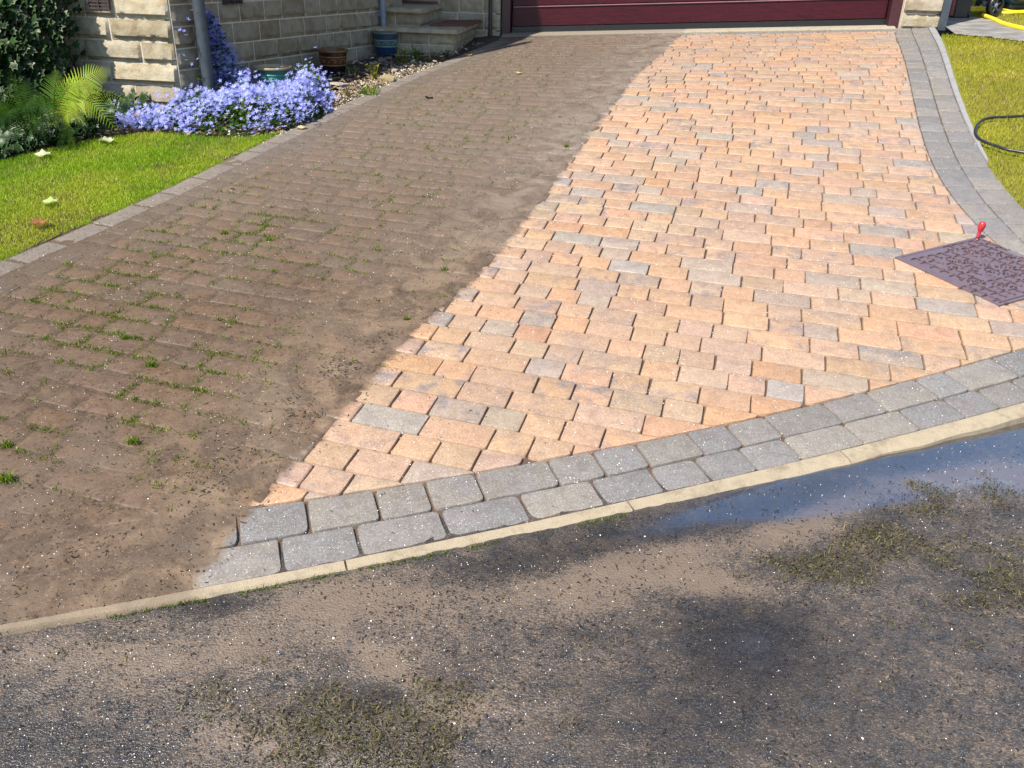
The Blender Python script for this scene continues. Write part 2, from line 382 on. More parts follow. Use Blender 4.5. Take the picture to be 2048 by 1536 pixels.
for k in range(0, 82):
    vc = V0-D*k; u = -4.6+random.uniform(0, .2); v0, v1 = vc-D/2, vc+D/2
    last = 0
    while u < 2.1:
        ln = random.choices([1.12, 1.5, 1.95], [38, 26, 36])[0]*D*random.uniform(.98, 1.02)
        sk = random.uniform(-.003, .003)
        p = [np.array(q) for q in ((u, v0), (u+ln, v0), (u+ln+sk, v1), (u+sk, v1))]
        cen = np.mean(p, 0)
        for L, sd in ((B_in, 1), (R_in, 1), (L_in, -1), (H_line, -1)):
            p = seg_clip(p, L, sd)
            if len(p) < 3: break
        if len(p) >= 3 and v1 > -.2:
            soft = float(np.clip((ub_of(cen[1])-cen[0])/.1, 0, 1))
            body.add(p, warm(), joint=.0027+.0010*soft, soft=soft)
        JT.append((u+ln, v0, v1)); u += ln
body.build('block_paving')
def arc(L): return np.concatenate([[0], np.cumsum(np.linalg.norm(np.diff(L, axis=0), axis=1))])
def at(L, A, s): return np.array([np.interp(s, A, L[:, 0]), np.interp(s, A, L[:, 1])])
def course(bl, A, Bq, cols, lens=(.135, .175, .23), stop=None, wts=(4, 3, 3), **kw):
    aa = arc(A); ab = arc(Bq)
    def pair(s):
        P = at(A, aa, s); i = int(np.argmin(np.linalg.norm(Bq-P, axis=1))); i = min(max(i, 1), len(Bq)-2)
        t = Bq[i+1]-Bq[i-1]; t /= np.linalg.norm(t); return P, Bq[i]+t*((P-Bq[i])@t)
    s = random.uniform(0, .08); P, Q = pair(s)
    while s < aa[-1]-.05:
        s2 = min(aa[-1], s+random.choices(lens, wts)[0]*random.uniform(.96, 1.04)); P2, Q2 = pair(s2)
        poly = [P, P2, Q2, Q]
        if stop is None or stop(np.mean(poly, 0)): bl.add(poly, cols(), **kw)
        s, P, Q = s2, P2, Q2
edge = Blocks()
def left_ok(c):   # left of the left border the front border stops
    i = int(np.argmin(np.linalg.norm(L_out-c, axis=1))); return c[0] > L_out[i][0]-.02
def soft_of(c): return c[0] < ub_of(c[1])
course(edge, B_out, B_mid, grey, lens=(.165, .195, .235), stop=left_ok, joint=.0042, r=.014)
course(edge, B_mid, B_in, grey, lens=(.15, .19, .235), stop=left_ok, joint=.0042, r=.014)
def right_ok(c):
    i = int(np.argmin(np.linalg.norm(B_in-c, axis=1))); return c[1] > B_in[i][1]-.01 or c[0] > 2.3
course(edge, R_out, R_mid, grey, stop=right_ok, joint=.0035)
course(edge, R_mid, R_in, grey, stop=right_ok, joint=.0035)
def pale():
    k = random.uniform(.92, 1.05); return (.30*k, .275*k, .25*k, .15)
def front_ok(c):
    i = int(np.argmin(np.linalg.norm(B_in-c, axis=1))); return c[1] > B_in[i][1]+.02
bord = Blocks(); course(bord, L_out, L_mid, pale, lens=(.2, .26, .3), stop=front_ok, joint=.004, soft=.6); bord.build('border_blocks', M_border)
course(edge, L_mid, L_in, grey, stop=front_ok, joint=.004, soft=.8)
course(edge, H_line, T_line, grey, joint=.003)
edge.build('edging_blocks')
# bedding / jointing under the blocks: filled flush with mud where the drive is uncleaned
def grid_uv(u0, u1, v0, v1, st):
    us = np.arange(u0, u1, st); vs = np.arange(v0, v1, st); U, V = np.meshgrid(us, vs); n, m = U.shape
    idx = np.arange(n*m).reshape(n, m); F = np.stack([idx[:-1, :-1], idx[:-1, 1:], idx[1:, 1:], idx[1:, :-1]], -1).reshape(-1, 4)
    return U.ravel(), V.ravel(), F
U, V, F = grid_uv(-3.5, 2.25, .75, 9.1, .016)
dd = ub_of(V)-U; x, y = uv2xy(U, V)
dmask = np.clip((dd+.06*vnoise(x, y, 9, 3))/.03, 0, 1)
silt = np.clip((vnoise(x, y, 6, 5)+.25)*3, 0, 1)*np.clip(1.1-dd/.6, 0, 1)
lump = .0016*vnoise(x, y, 30, 8)+.0012*vnoise(x, y, 8, 9)
Z = zuv(U, V)-.011*(1-dmask)+dmask*(-.0021+.0012*np.clip((2.6-V)/1.2, 0, 1)+silt*.0042+lump)
# trim to the paved area
def inside_fn(c, L, side):
    out = np.empty(len(c), bool)
    for a in range(0, len(c), 20000):
        q = c[a:a+20000]; i = np.clip(np.argmin(((q[:, None, :]-L[None])**2).sum(-1), 1), 1, len(L)-2)
        t = L[i+1]-L[i-1]; w_ = q-L[i]; out[a:a+20000] = (t[:, 0]*w_[:, 1]-t[:, 1]*w_[:, 0])*side >= 0
    return out
fc = np.stack([U[F].mean(1), V[F].mean(1)], 1)
ok = inside_fn(fc, B_out[::2]+np.array([0, -.008]), 1) & inside_fn(fc, R_out[::2], 1) & inside_fn(fc, L_out[::2], -1) & (fc[:, 1] < np.interp(fc[:, 0], T_line[:, 0], T_line[:, 1])+.02)
F = F[ok]; used = np.unique(F); remap = -np.ones(len(U), int); remap[used] = np.arange(len(used))
struct(fastmesh('driveway', np.stack([x, y, Z], 1)[used], remap[F], M_bed, smooth=True))

# ------------------------------------------------------------------ kerb strips
def kerb_mat(name, a, b):
    t = NT(name); co = t.coord(); d = dirt(t); n1 = t.noise(co, 40, 4); n2 = t.noise(co, 260, 3)
    c = t.mix(n1.outputs[0], a, b); c = t.mix(t.ramp(n2.outputs[0], .60, .70), c, (.16, .115, .07)); c = t.mix(t.ramp(n2.outputs[0], .36, .30), c, (.2, .15, .1))
    mud, m2, m3, sm = mud_colour(t, co, d[1])
    c = t.mix(t.math('MULTIPLY', d[0], t.ramp(t.noise(co, 6, 4).outputs[0], .15, .42, 0, .62)), c, mud); c = t.mix(t.math('MULTIPLY', t.ramp(t.noise(co, 14, 5, .7).outputs[0], .48, .7), .6), c, (.17, .13, .085))
    return t.out(t.princ(base=c, rough=.75, normal=t.bump(n2.outputs[0], .5, .003)))
M_kerb = kerb_mat('kerb_concrete', (.29, .23, .15), (.39, .315, .21)); M_kerb2 = kerb_mat('grey_concrete', (.24, .235, .23), (.29, .285, .28))
def kerb(name, A, Bq, mat, cuts, up=.008, depth=.12):
    m = MB(); aa = arc(A)
    for s0, s1 in zip(cuts[:-1], cuts[1:]):
        s1 -= .006; n = max(2, int((s1-s0)/.03)); rows = []
        for k in range(n+1):
            s = s0+(s1-s0)*k/n; P = at(A, aa, s); i = int(np.argmin(np.linalg.norm(Bq-P, axis=1))); i = min(max(i, 1), len(Bq)-2)
            t = Bq[i+1]-Bq[i-1]; t /= np.linalg.norm(t); Q = Bq[i]+t*((P-Bq[i])@t); w_ = (Q-P)
            pr = []
            for f, dz in ((.10+.10*mnoise.noise(Vector((s*7, 0, 1))), -depth), (.10+.10*mnoise.noise(Vector((s*7, 0, 1)))+.04*mnoise.noise(Vector((s*30, 0, 1))), -.008+up), (.25+.10*mnoise.noise(Vector((s*7, 0, 1))), up), (.85, up+random.uniform(-.001, .001)), (.97, up-.006), (.97, -depth)):
                q = P+w_*f; x, y = uv2xy(q[0], q[1]); pr.append((x, y, float(zuv(q[0], q[1]))+dz))
            rows.append(pr)
        vs = [p for r in rows for p in r]; fs = [(i*6+j, i*6+j+1, (i+1)*6+j+1, (i+1)*6+j) for i in range(n) for j in range(5)]
        fs = [f[::-1] for f in fs]+[tuple(range(6)), tuple(n*6+j for j in range(6))[::-1]]; m.add(vs, fs)
    return struct(m.build(name, mat, smooth=True, angle=35))
aK = arc(K_out)
def s_on(L, px): q = xy2uv(*G(*px)[:2]); i = int(np.argmin(np.linalg.norm(L-np.array(q), axis=1))); return arc(L)[i]
cs = [s_on(K_out, p) for p in ((675, 1147), (1250, 1035), (1715, 928))]
kerb('kerb', K_out, B_out, M_kerb, [0, max(.3, cs[0]-.85), cs[0], cs[1], cs[2], min(aK[-1]-.02, cs[2]+.85), aK[-1]])
aR = arc(RK_out); kerb('lawn_kerb', RK_out, R_out, M_kerb2, list(np.linspace(0, aR[-1], 5)), up=.006)

# ------------------------------------------------------------------ road
kx, ky = uv2xy(K_out[:, 0], K_out[:, 1]); kz = zuv(K_out[:, 0], K_out[:, 1])
tdir = np.array([kx[-1]-kx[0], ky[-1]-ky[0]]); tdir /= np.linalg.norm(tdir); ndir = np.array([tdir[1], -tdir[0]])
kt = kx*tdir[0]+ky*tdir[1]; kcz = np.polyfit(kt, kz, 1); kcn = np.polyfit(kt, kx*ndir[0]+ky*ndir[1], 2)
def road_z(x, y):
    t = x*tdir[0]+y*tdir[1]; n = x*ndir[0]+y*ndir[1]; tc = np.clip(t, kt.min()-.5, kt.max()+.5)
    return np.polyval(kcz, tc)-.02+.012*np.clip(n-np.polyval(kcn, tc), -.6, 3)
xs = np.concatenate([np.linspace(-30, -3.2, 20), np.arange(-3.0, 4.0, .018), np.linspace(4.2, 30, 20)]); ys = np.concatenate([np.linspace(-30, -.6, 18), np.arange(-.4, 3.6, .018)])
X, Y = np.meshgrid(xs, ys); sh = X.shape; X = X.ravel(); Y = Y.ravel(); idx = np.arange(len(X)).reshape(sh)
F = np.stack([idx[:-1, :-1], idx[:-1, 1:], idx[1:, 1:], idx[1:, :-1]], -1).reshape(-1, 4)
near = (np.abs(X) < 4.2) & (Y > -.5)
def blobs(px, py, L):
    o = np.zeros(len(px))
    for cx, cy, rx, ry, rot, a in L:
        r = math.radians(rot); dx = px-cx; dy = py-cy; u_ = (dx*math.cos(r)+dy*math.sin(r))/rx; v_ = (-dx*math.sin(r)+dy*math.cos(r))/ry
        o += a*np.exp(-(u_*u_+v_*v_))
    return o
P3 = np.stack([X, Y, road_z(X, Y)], 1); px, py, pz = toscreen(P3); bad = pz < .3; px = np.where(bad, 1e5, px); py = np.where(bad, 1e5, py)
SILT = [(1990, 960, 120, 20, -4, .7), (380, 1310, 330, 70, -8, .55), (700, 1190, 260, 55, -12, .7), (950, 1220, 260, 60, -12, .5), (1290, 1115, 170, 38, -8, 1.0), (1400, 1160, 170, 32, 12, 1.0), (1080, 1320, 260, 80, 0, .25), (1600, 1045, 140, 40, -28, 1.0), (1830, 955, 170, 34, 4, .9), (1990, 945, 90, 30, 0, .6), (220, 1420, 260, 60, 0, .3), (770, 1330, 60, 30, 30, .9), (930, 1420, 90, 35, 0, .6), (480, 1480, 120, 40, 10, .5), (1180, 1190, 120, 40, 0, .5), (1700, 1090, 60, 25, 20, .5), (60, 1300, 150, 40, 0, .4)]
DARK = [(1500, 1290, 150, 75, 5, 1.7), (1430, 1440, 260, 80, 0, .6), (435, 1208, 60, 22, -8, 1.3), (1300, 1062, 260, 34, -13, .9), (1050, 1120, 200, 30, -12, .6), (1800, 925, 230, 34, -12, 1.0), (1560, 1010, 120, 24, -12, .7), (100, 1500, 250, 90, 0, .5), (760, 1390, 40, 25, 0, .8)]
WATER = [(2030, 915, 190, 62, -6, 1.1), (1700, 985, 150, 34, -14, .7), (1960, 885, 250, 58, -14, 1.3), (1450, 1018, 240, 30, -14, .55), (1850, 930, 200, 34, -10, .8), (1760, 945, 160, 34, -12, .8), (2050, 890, 120, 60, 0, .8), (1500, 1290, 110, 50, 5, .22), (1620, 1000, 120, 26, -14, .5)]
CLUMP = [(1870, 985, 55, 22, 8, 1.2), (1750, 1078, 60, 34, 10, 1.3), (1600, 1150, 70, 40, 10, 1.0), (1690, 1135, 60, 40, 20, 1.0), (1990, 985, 60, 40, 0, .9), (1900, 1080, 170, 70, 15, .5), (690, 1430, 240, 80, 8, 1.1), (900, 1400, 90, 50, 20, .7), (560, 1500, 130, 60, 0, .8), (800, 1500, 120, 50, 0, .7), (1480, 1160, 40, 20, 0, .6), (1270, 1230, 200, 60, 0, .25), (150, 1330, 220, 60, 0, .25), (2000, 1200, 160, 120, 0, .55), (1780, 1200, 160, 60, 20, .2), (1060, 1500, 200, 60, 0, .35)]
flow = vnoise(X*1.0+Y*.35, Y*2.2-X*.3, 3.2, 21, 4)
sA = np.clip(.07+blobs(px, py, SILT)+.35*flow-blobs(px, py, DARK)*.8, 0, 1); sW = np.clip(blobs(px, py, WATER)+.15*flow, 0, 1); sD = np.clip(blobs(px, py, DARK)*(.8+.5*flow), 0, 1); sD = np.where(near, sD, 0); sC = np.clip((blobs(px, py, CLUMP)+.75*vnoise(X, Y, 13, 97, 4)-.38)*1.5, 0, 1)
sA = np.where(near, sA, .3); sW = np.where(near, sW, 0); sC = np.where(near, sC, 0)
Zr = road_z(X, Y)+np.where(near, (1-sW)*(.0022*vnoise(X, Y, 38, 2, 3)+.0018*vnoise(X, Y, 120, 4, 2))+sC*(.004+.008*np.abs(vnoise(X, Y, 26, 6, 3))), 0)
def road_material():
    t = NT('wet_asphalt'); co = t.coord(); at = t.attr(); sep = t.n('SeparateColor', {0: at.outputs[0]})
    silt_, wat, clump = sep.outputs[0], sep.outputs[1], sep.outputs[2]
    mp = t.n('Mapping', {'Vector': co, 'Rotation': (0, 0, .6), 'Scale': (1, 2.6, 1)}).outputs[0]
    n1 = t.noise(mp, 55, 5, .72, 1.2); n2 = t.noise(co, 16, 5, .65, .8); n3 = t.noise(co, 330, 2); vo = t.n('TexVoronoi', {'Vector': co, 'Scale': 190.0})
    vc = t.n('SeparateColor', {0: vo.outputs[1]}); asp = t.mix(vc.outputs[0], (.028, .026, .026), (.098, .091, .086)); asp = t.mix(t.math('MULTIPLY', t.ramp(vo.outputs[0], .30, .60), .8), asp, (.028, .024, .022))
    asp = t.mix(t.math('MULTIPLY', t.ramp(n2.outputs[0], .36, .66), .5), asp, (.098, .074, .055))
    thr = t.math('ADD', t.math('MULTIPLY', n1.outputs[0], .75), t.math('MULTIPLY', n2.outputs[0], .35))
    n5 = t.noise(mp, 210, 3, .6, .8); thr = t.math('ADD', thr, t.math('MULTIPLY_ADD', n5.outputs[0], .9, -.45)); thr = t.math('ADD', thr, t.math('MULTIPLY_ADD', vo.outputs[0], .45, -.17)); sm = t.ramp(t.math('SUBTRACT', t.math('ADD', t.math('MULTIPLY', silt_, .85), t.math('MULTIPLY_ADD', thr, 2.3, -1.22)), .52), -.16, .22)
    sc_ = t.mix(n2.outputs[0], (.145, .103, .072), (.215, .158, .112))
    c = t.mix(t.math('MULTIPLY', sm, .92), asp, sc_)
    c = t.mix(t.math('MULTIPLY', t.math('MULTIPLY', t.ramp(clump, .35, .8), t.ramp(n5.outputs[0], .40, .60)), .62), c, (.055, .042, .024))
    r = t.mix(sm, (.24,)*3, (.45,)*3); wat = t.ramp(wat, .05, .55); r = t.mix(wat, r, (.04,)*3)
    damp = at.outputs[3]; c = t.mix(t.math('MULTIPLY', damp, .85), c, t.mix(1.0, c, (.34, .36, .40), 'MULTIPLY')); r = t.mix(t.math('MULTIPLY', damp, .8), r, (.2,)*3)
    c = t.mix(t.math('MULTIPLY', wat, .5), c, t.mix(1.0, c, (.55, .55, .6), 'MULTIPLY'))
    h = t.math('ADD', t.math('MULTIPLY', n1.outputs[0], .8), t.math('ADD', t.math('MULTIPLY', n3.outputs[0], .5), t.math('MULTIPLY', vo.outputs[0], .7)))
    st = t.math('MULTIPLY_ADD', wat, -.50, .55)
    bp = t.n('Bump', {'Height': h, 'Strength': st, 'Distance': .006}).outputs[0]
    pb_ = t.princ(base=c, rough=r, spec=t.math('MULTIPLY_ADD', wat, .5, .5), normal=bp); t.t.links.new(t.math('MULTIPLY_ADD', wat, 1.0, 1.5), pb_.inputs['IOR']); return t.out(pb_)
M_road = road_material()
struct(fastmesh('road', np.stack([X, Y, Zr], 1), F, M_road, np.stack([sA, sW, sC, sD], 1), smooth=True))

# ------------------------------------------------------------------ stone house
def stone_material():
    t = NT('pitched_sandstone'); co = t.coord(); at = t.attr(); n1 = t.noise(co, 12, 5, .6, .3); n2 = t.noise(co, 90, 4, .65); n3 = t.noise(co, 300, 2)
    c = t.mix(t.ramp(n1.outputs[0], .35, .7), at.outputs[0], t.mix(1.0, at.outputs[0], (.74, .66, .55), 'MULTIPLY'))
    c = t.mix(t.ramp(n2.outputs[0], .62, .72), c, t.mix(1.0, c, (.55, .48, .42), 'MULTIPLY'))
    c = t.mix(t.ramp(n2.outputs[0], .40, .30), c, t.mix(1.0, c, (1.25, 1.2, 1.1), 'MULTIPLY'))
    h = t.math('ADD', n2.outputs[0], t.math('MULTIPLY', n3.outputs[0], .4))
    return t.out(t.princ(base=c, rough=.9, spec=.2, normal=t.bump(h, .8, .008)))
M_stone = stone_material(); M_mortar = simple('lime_mortar', (.58, .515, .41), .95, .12, 60, .4, 300, .2)
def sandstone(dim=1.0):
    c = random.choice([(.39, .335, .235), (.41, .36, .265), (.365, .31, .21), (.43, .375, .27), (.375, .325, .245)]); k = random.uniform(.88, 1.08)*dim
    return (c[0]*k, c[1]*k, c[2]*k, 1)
def stone_face(m, O, e, n, zc, w_, h, col, nx=12, ny=8, rough=1.0, th=.05, seed=0):
    """rock faced block: O lower left corner on the wall plane, e along the wall, n outward"""
    vs = []; O = np.array(O, float); sx_ = random.uniform(0, 50); lip = random.uniform(.12, .26); tilt = random.uniform(-.003, .006); full = random.uniform(.7, 1.25)*rough
    for j in range(ny+1):
        for i in range(nx+1):
            a, b = i/nx, j/ny
            ex = min(a, 1-a)*w_; eb = b*h; et = (1-b)*h
            lipn = lip*h*(1+.7*mnoise.noise(Vector((a*w_*22+sx_, seed, 3.0))))
            kx_ = min(1, max(0, ex-.005)/.008); kt_ = min(1, max(0, et-.005)/.018); kb = min(1, max(0, (eb-lipn*.6)/(.012)))
            kx_ = kx_*kx_*(3-2*kx_); kt_ = kt_*kt_*(3-2*kt_)
            d = .003+full*kx_*kt_*kb*(.005+.021*(1-b)**.8+tilt)
            d += rough*.0062*mnoise.noise(Vector((a*w_*14+sx_, b*h*16, seed*1.7)))*kx_*min(1, et/.02) + rough*.0042*mnoise.noise(Vector((a*w_*45+sx_, b*h*50, seed)))*kx_
            vs.append(O+e*(a*w_)+n*max(.002, d)+zc*(b*h))
    fs = [(j*(nx+1)+i, j*(nx+1)+i+1, (j+1)*(nx+1)+i+1, (j+1)*(nx+1)+i) for j in range(ny) for i in range(nx)]
    # returns
    o = len(vs); ring = [i for i in range(nx+1)]+[(j*(nx+1)+nx) for j in range(1, ny+1)]+[(ny*(nx+1)+i) for i in range(nx-1, -1, -1)]+[(j*(nx+1)) for j in range(ny-1, 0, -1)]
    bk = []
    for r in ring: q = np.array(vs[r]); q = q-n*((q-O)@n+th); bk.append(q)
    vs = vs+bk; L = len(ring)
    fs += [(ring[(k+1) % L], ring[k], o+k, o+(k+1) % L) for k in range(L)]
    m.add(vs, fs, col)
def stone_wall(name, P, e, length, z0, ztop, course_h, parent, n, zc=(0, 0, 1), detail_top=2.2, dim=1.0, lens=(.2, .42), first=None, thick=.12, quoin=None, rough=1.0, joint=.009):
    """stones proud of a mortar bed; P lower left at z0"""
    m = MB(); P = np.array(P, float); e = np.array(e, float); n = np.array(n, float); zc = np.array(zc, float); z = z0; row = 0; mj = joint
    while z < ztop:
        h = course_h*(1 if row or first is None else first); h = min(h, ztop-z)
        s = 0 if quoin is None else 0; k = 0
        while s < length-.01:
            l = random.uniform(*lens)
            if quoin and s == 0: l = quoin[row % 2]
            if length-s-l < .1: l = length-s
            fine = z < detail_top
            O = np.array([P[0], P[1], 0])+e*(s+mj/2)+np.array([0, 0, z+mj/2-(0)])
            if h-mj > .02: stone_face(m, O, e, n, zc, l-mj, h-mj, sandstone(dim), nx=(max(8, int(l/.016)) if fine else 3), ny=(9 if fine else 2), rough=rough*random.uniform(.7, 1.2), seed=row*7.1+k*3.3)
            s += l; k += 1
        z += h; row += 1
    w_ = m.build(name, M_stone, parent, smooth=True, angle=38)
    b = MB(); B0 = np.array([P[0], P[1], z0-.5]); b.box(B0-n*thick, e*(length-.045), n*(thick+.0016), np.array([0, 0, ztop-z0+.5])); b.build('mortar_bed', M_mortar, w_)
    return w_
def dirv(yaw): a = math.radians(yaw); return np.array([math.cos(a), -math.sin(a), 0.]), np.array([math.sin(a), math.cos(a), 0.])
Wc = G(368, 222); W2 = G(752, 110)
eW, bW = dirv(9.0)
house = thing('stone_house', (Wc[0], Wc[1], Wc[2]-.3), 'sandstone house with a splayed side wall, garage and burgundy garage door', 'house')
# wing facing the camera: measure the course height from the picture
zl = [onplane(300, y, Wc, bW)[2] for y in (39, 85, 130, 171, 211)]
ch = (zl[0]-zl[4])/4
zb = zl[4]-2*ch
WL = 3.2
stone_wall('front_wall', Wc-eW*WL, eW, WL, zb, zb+34*ch, ch, house, -bW, detail_top=Wc[2]+1.1, lens=(.22, .44), joint=.011)
# splayed wall going back to the steps
dS = (W2-Wc)[:2]; lS = np.linalg.norm(dS); eS = np.array([dS[0]/lS, dS[1]/lS, 0]); nS = np.array([eS[1], -eS[0], 0])
zs_ = [onplane(560, y, Wc, nS)[2] for y in (38, 73, 115)]
chS = (zs_[0]-zs_[2])/2; zbS = zs_[2]-4*chS
P0 = Wc+eS*.004
stone_wall('side_wall', P0, eS, lS+.45, zbS, zb+34*ch, chS, house, nS, detail_top=Wc[2]+1.4, dim=.74, lens=(.17, .30), rough=.8)  # stone colour darkened to carry the shade on this wall
# garage front
gL = G(1003, 70); nG = np.array([math.sin(math.radians(7.74)), math.cos(math.radians(7.74))]); gR = onplane(1795, 54, gL, nG)
eG3 = (gR-gL)/np.linalg.norm(gR-gL); eG = np.array([eG3[0], eG3[1], 0]); eG /= np.linalg.norm(eG); bG = np.array([nG[0], nG[1], 0]); slope = eG3[2]/math.hypot(eG3[0], eG3[1])
gw = np.linalg.norm((gR-gL)[:2]); pier_r = onplane(1874, 51, gL, nG); pw = (pier_r-gR)[:2]@eG[:2]
back = .16                         # the door stands this far behind the wall face
zc3 = np.array([0, 0, 1.])
def gp(s, o=0.0, dz=0.0): q = gL+eG*s-bG*o; return np.array([q[0], q[1], gL[2]+slope*s+dz])
zp = [onplane(1840, y, gL, nG)[2] for y in (28, 0)]
zg0 = gL[2]-.1
# left of the door: stone between the steps and the frame
lw_ = .95
q = gp(-lw_, 0); stone_wall('garage_wall', q+bG*.0-eG*0, eG, lw_-.015, zg0-.02, gL[2]+2.75, .155, house, -bG, detail_top=gL[2]+.9, dim=.9, lens=(.18, .34), rough=.6)
q = gp(gw+.02, 0); pz0 = gp(gw)[2]-.02
stone_wall('garage_pier', q, eG, pw, pz0, gL[2]+2.75, (zp[0]-pz0), house, -bG, detail_top=gL[2]+.9, lens=(.24, .5), rough=1.25, thick=.5)
m = MB(); b0 = gp(-lw_, -.14); b0[2] = gL[2]+2.35; m.box(b0, eG*(gw+lw_+pw), bG*.4, zc3*.5); m.build('lintel', M_stone, house)
m = MB(); b0 = gp(-lw_-2.2, -.45); b0[2] = gL[2]-1; m.box(b0, eG*(gw+lw_+2.2+pw), bG*4.2, zc3*3.75); m.build('garage_body', M_mortar, house)
M_roof = simple('concrete_roof_tile', (.11, .095, .085), .85, .2, 14, .5, 40)
m = MB()
a0 = gp(-lw_-.1, .25); a0[2] = gL[2]+2.75; a1 = gp(gw+pw+.3, .25); a1[2] = gL[2]+2.75
r0 = gp(-lw_-.1, -2.2); r0[2] = gL[2]+4.2; r1 = gp(gw+pw+.3, -2.2); r1[2] = gL[2]+4.2; k0 = gp(-lw_-.1, -4.8); k0[2] = gL[2]+2.75; k1 = gp(gw+pw+.3, -4.8); k1[2] = gL[2]+2.75
t3 = np.array([0, 0, .12]); m.add([a0, a1, r1, r0, k0, k1, a0+t3, a1+t3, r1+t3, r0+t3, k0+t3, k1+t3], [(6, 7, 8, 9), (9, 8, 11, 10), (1, 0, 3, 2), (2, 3, 4, 5), (0, 1, 7, 6), (1, 2, 8, 7), (2, 5, 11, 8), (5, 4, 10, 11), (4, 3, 9, 10), (3, 0, 6, 9)]); m.build('garage_roof', M_roof, house)
# main block volume behind the two walls and its roof (throws the long shadow over the steps)
zt = zb+34*ch
m = MB(); A_ = Wc-eW*WL+bW*.14; B_ = Wc-eW*.12+bW*.14; C_ = Wc+eS*lS-nS*.14; D_ = C_+bW*3-eW*1.0; E_ = A_+bW*5
pts = [A_, B_, C_, D_, E_]; lo = [np.array([p[0], p[1], zb-.4]) for p in pts]; hi = [np.array([p[0], p[1], zt-.01]) for p in pts]
m.add(lo+hi, [(0, 1, 6, 5), (1, 2, 7, 6), (2, 3, 8, 7), (3, 4, 9, 8), (4, 0, 5, 9), (5, 6, 7, 8, 9), (4, 3, 2, 1, 0)]); m.build('house_body', M_mortar, house)
m = MB(); ctr = np.mean(pts, 0); ctr[2] = zt+1.5; ev = [np.array([p[0], p[1], zt])+np.append(((p-ctr)[:2])/np.linalg.norm((p-ctr)[:2])*.12, 0) for p in pts]
m.add(ev+[ctr], [(0, 1, 5), (1, 2, 5), (2, 3, 5), (3, 4, 5), (4, 0, 5), (4, 3, 2, 1, 0)]); m.build('roof', M_roof, house)
# garage door: sectional, wood-grain burgundy
def door_material():
    t = NT('burgundy_woodgrain'); co = t.coord(); mp = t.n('Mapping', {'Vector': co, 'Rotation': (0, 0, math.radians(7.74)), 'Scale': (2.2, 1, 60)}).outputs[0]
    n1 = t.noise(mp, 3.5, 6, .7, .8); n2 = t.noise(co, 3, 3)
    c = t.mix(t.ramp(n1.outputs[0], .35, .68), (.020, .002, .005), (.066, .006, .013)); c = t.mix(t.math('MULTIPLY', n2.outputs[0], .15), c, (.11, .018, .025))
    return t.out(t.princ(base=c, rough=.36, spec=.28, normal=t.bump(n1.outputs[0], .12, .002)))
M_door = door_material(); M_black = simple('black_rubber', (.012, .012, .014), .32, .1, 40); M_frame = simple('burgundy_frame', (.055, .014, .018), .4, .12, 30)
door = bpy.data.objects.new('garage_door', None); C.objects.link(door); door.location = gp(0, -back); attach(door, house)
# parts of the house stay one level deep: the door is a mesh with its own panels
bpy.data.objects.remove(door)
hp = .5; zb_d = .065
zpan = [onplane(1215, 8.5, gL-bG*-.10, nG)[2]-gp((1215-1003)/792*gw)[2]]
first_h = float(np.clip(zpan[0]-zb_d, .15, .5))
m = MB(); z = zb_d; hs = [first_h, hp, hp, hp]
for h in hs:
    d0 = .012
    for (za, zb2, oo) in ((z+.004, z+h-.03, 0.0), (z+h-.03, z+h-.004, -.012)):
        p0 = gp(.085, -back+oo, za); m.box(p0, eG3*(gw-.17), bG*.04, zc3*(zb2-za))
    z += h
dm = m.build('garage_door', M_door, house)
m = MB(); p0 = gp(.08, -back+.018, .012); m.box(p0, eG3*(gw-.14), bG*.03, zc3*.05); m.build('bottom_seal', M_black, dm, smooth=False)
m = MB(); z = zb_d+first_h
for h in hs[1:]:
    p0 = gp(.09, -back+.004, z-.012); m.box(p0, eG3*(gw-.18), bG*.012, zc3*.008); z += h
m.build('panel_trim', simple('pale_trim', (.30, .13, .15), .35, .05), dm)
m = MB()
p0 = gp(-.012, -.06, -.01); m.box(p0, eG3*.085, bG*.14, zc3*2.4)
p0 = gp(gw-.075, -.06, -.01); m.box(p0, eG3*.09, bG*.14, zc3*2.4)
p0 = gp(.075, -.06, 2.2); m.box(p0, eG3*(gw-.15), bG*.14, zc3*.19)
m.build('door_frame', M_frame, house)
# threshold
M_thr = kerb_mat('threshold_concrete', (.29, .25, .18), (.38, .33, .24))
m = MB()
N = 60; rows = []
for k in range(N+1):
    s = -.02+(gw+.03)*k/N; f = T_line; uvp = np.array([np.interp(k/N, [0, .5, 1], f[:, 0]), np.interp(k/N, [0, .5, 1], f[:, 1])])
    x, y = uv2xy(*uvp); fr = np.array([x, y, float(zuv(*uvp))+.006+.003*mnoise.noise(Vector((s*9, 0, 0)))]); bk = gp(s, -back-.05, .012)
    rows.append([fr-np.array([0, 0, .08]), fr-bG*.012*abs(mnoise.noise(Vector((s*15, 3, 0)))), fr+bG*.012+np.array([0, 0, .006]), bk])
vs = [p for r in rows for p in r]; m.add(vs, [(i*4+j, i*4+4+j, i*4+5+j, i*4+1+j) for i in range(N) for j in range(3)])
struct(m.build('garage_threshold', M_thr, smooth=True, angle=40))
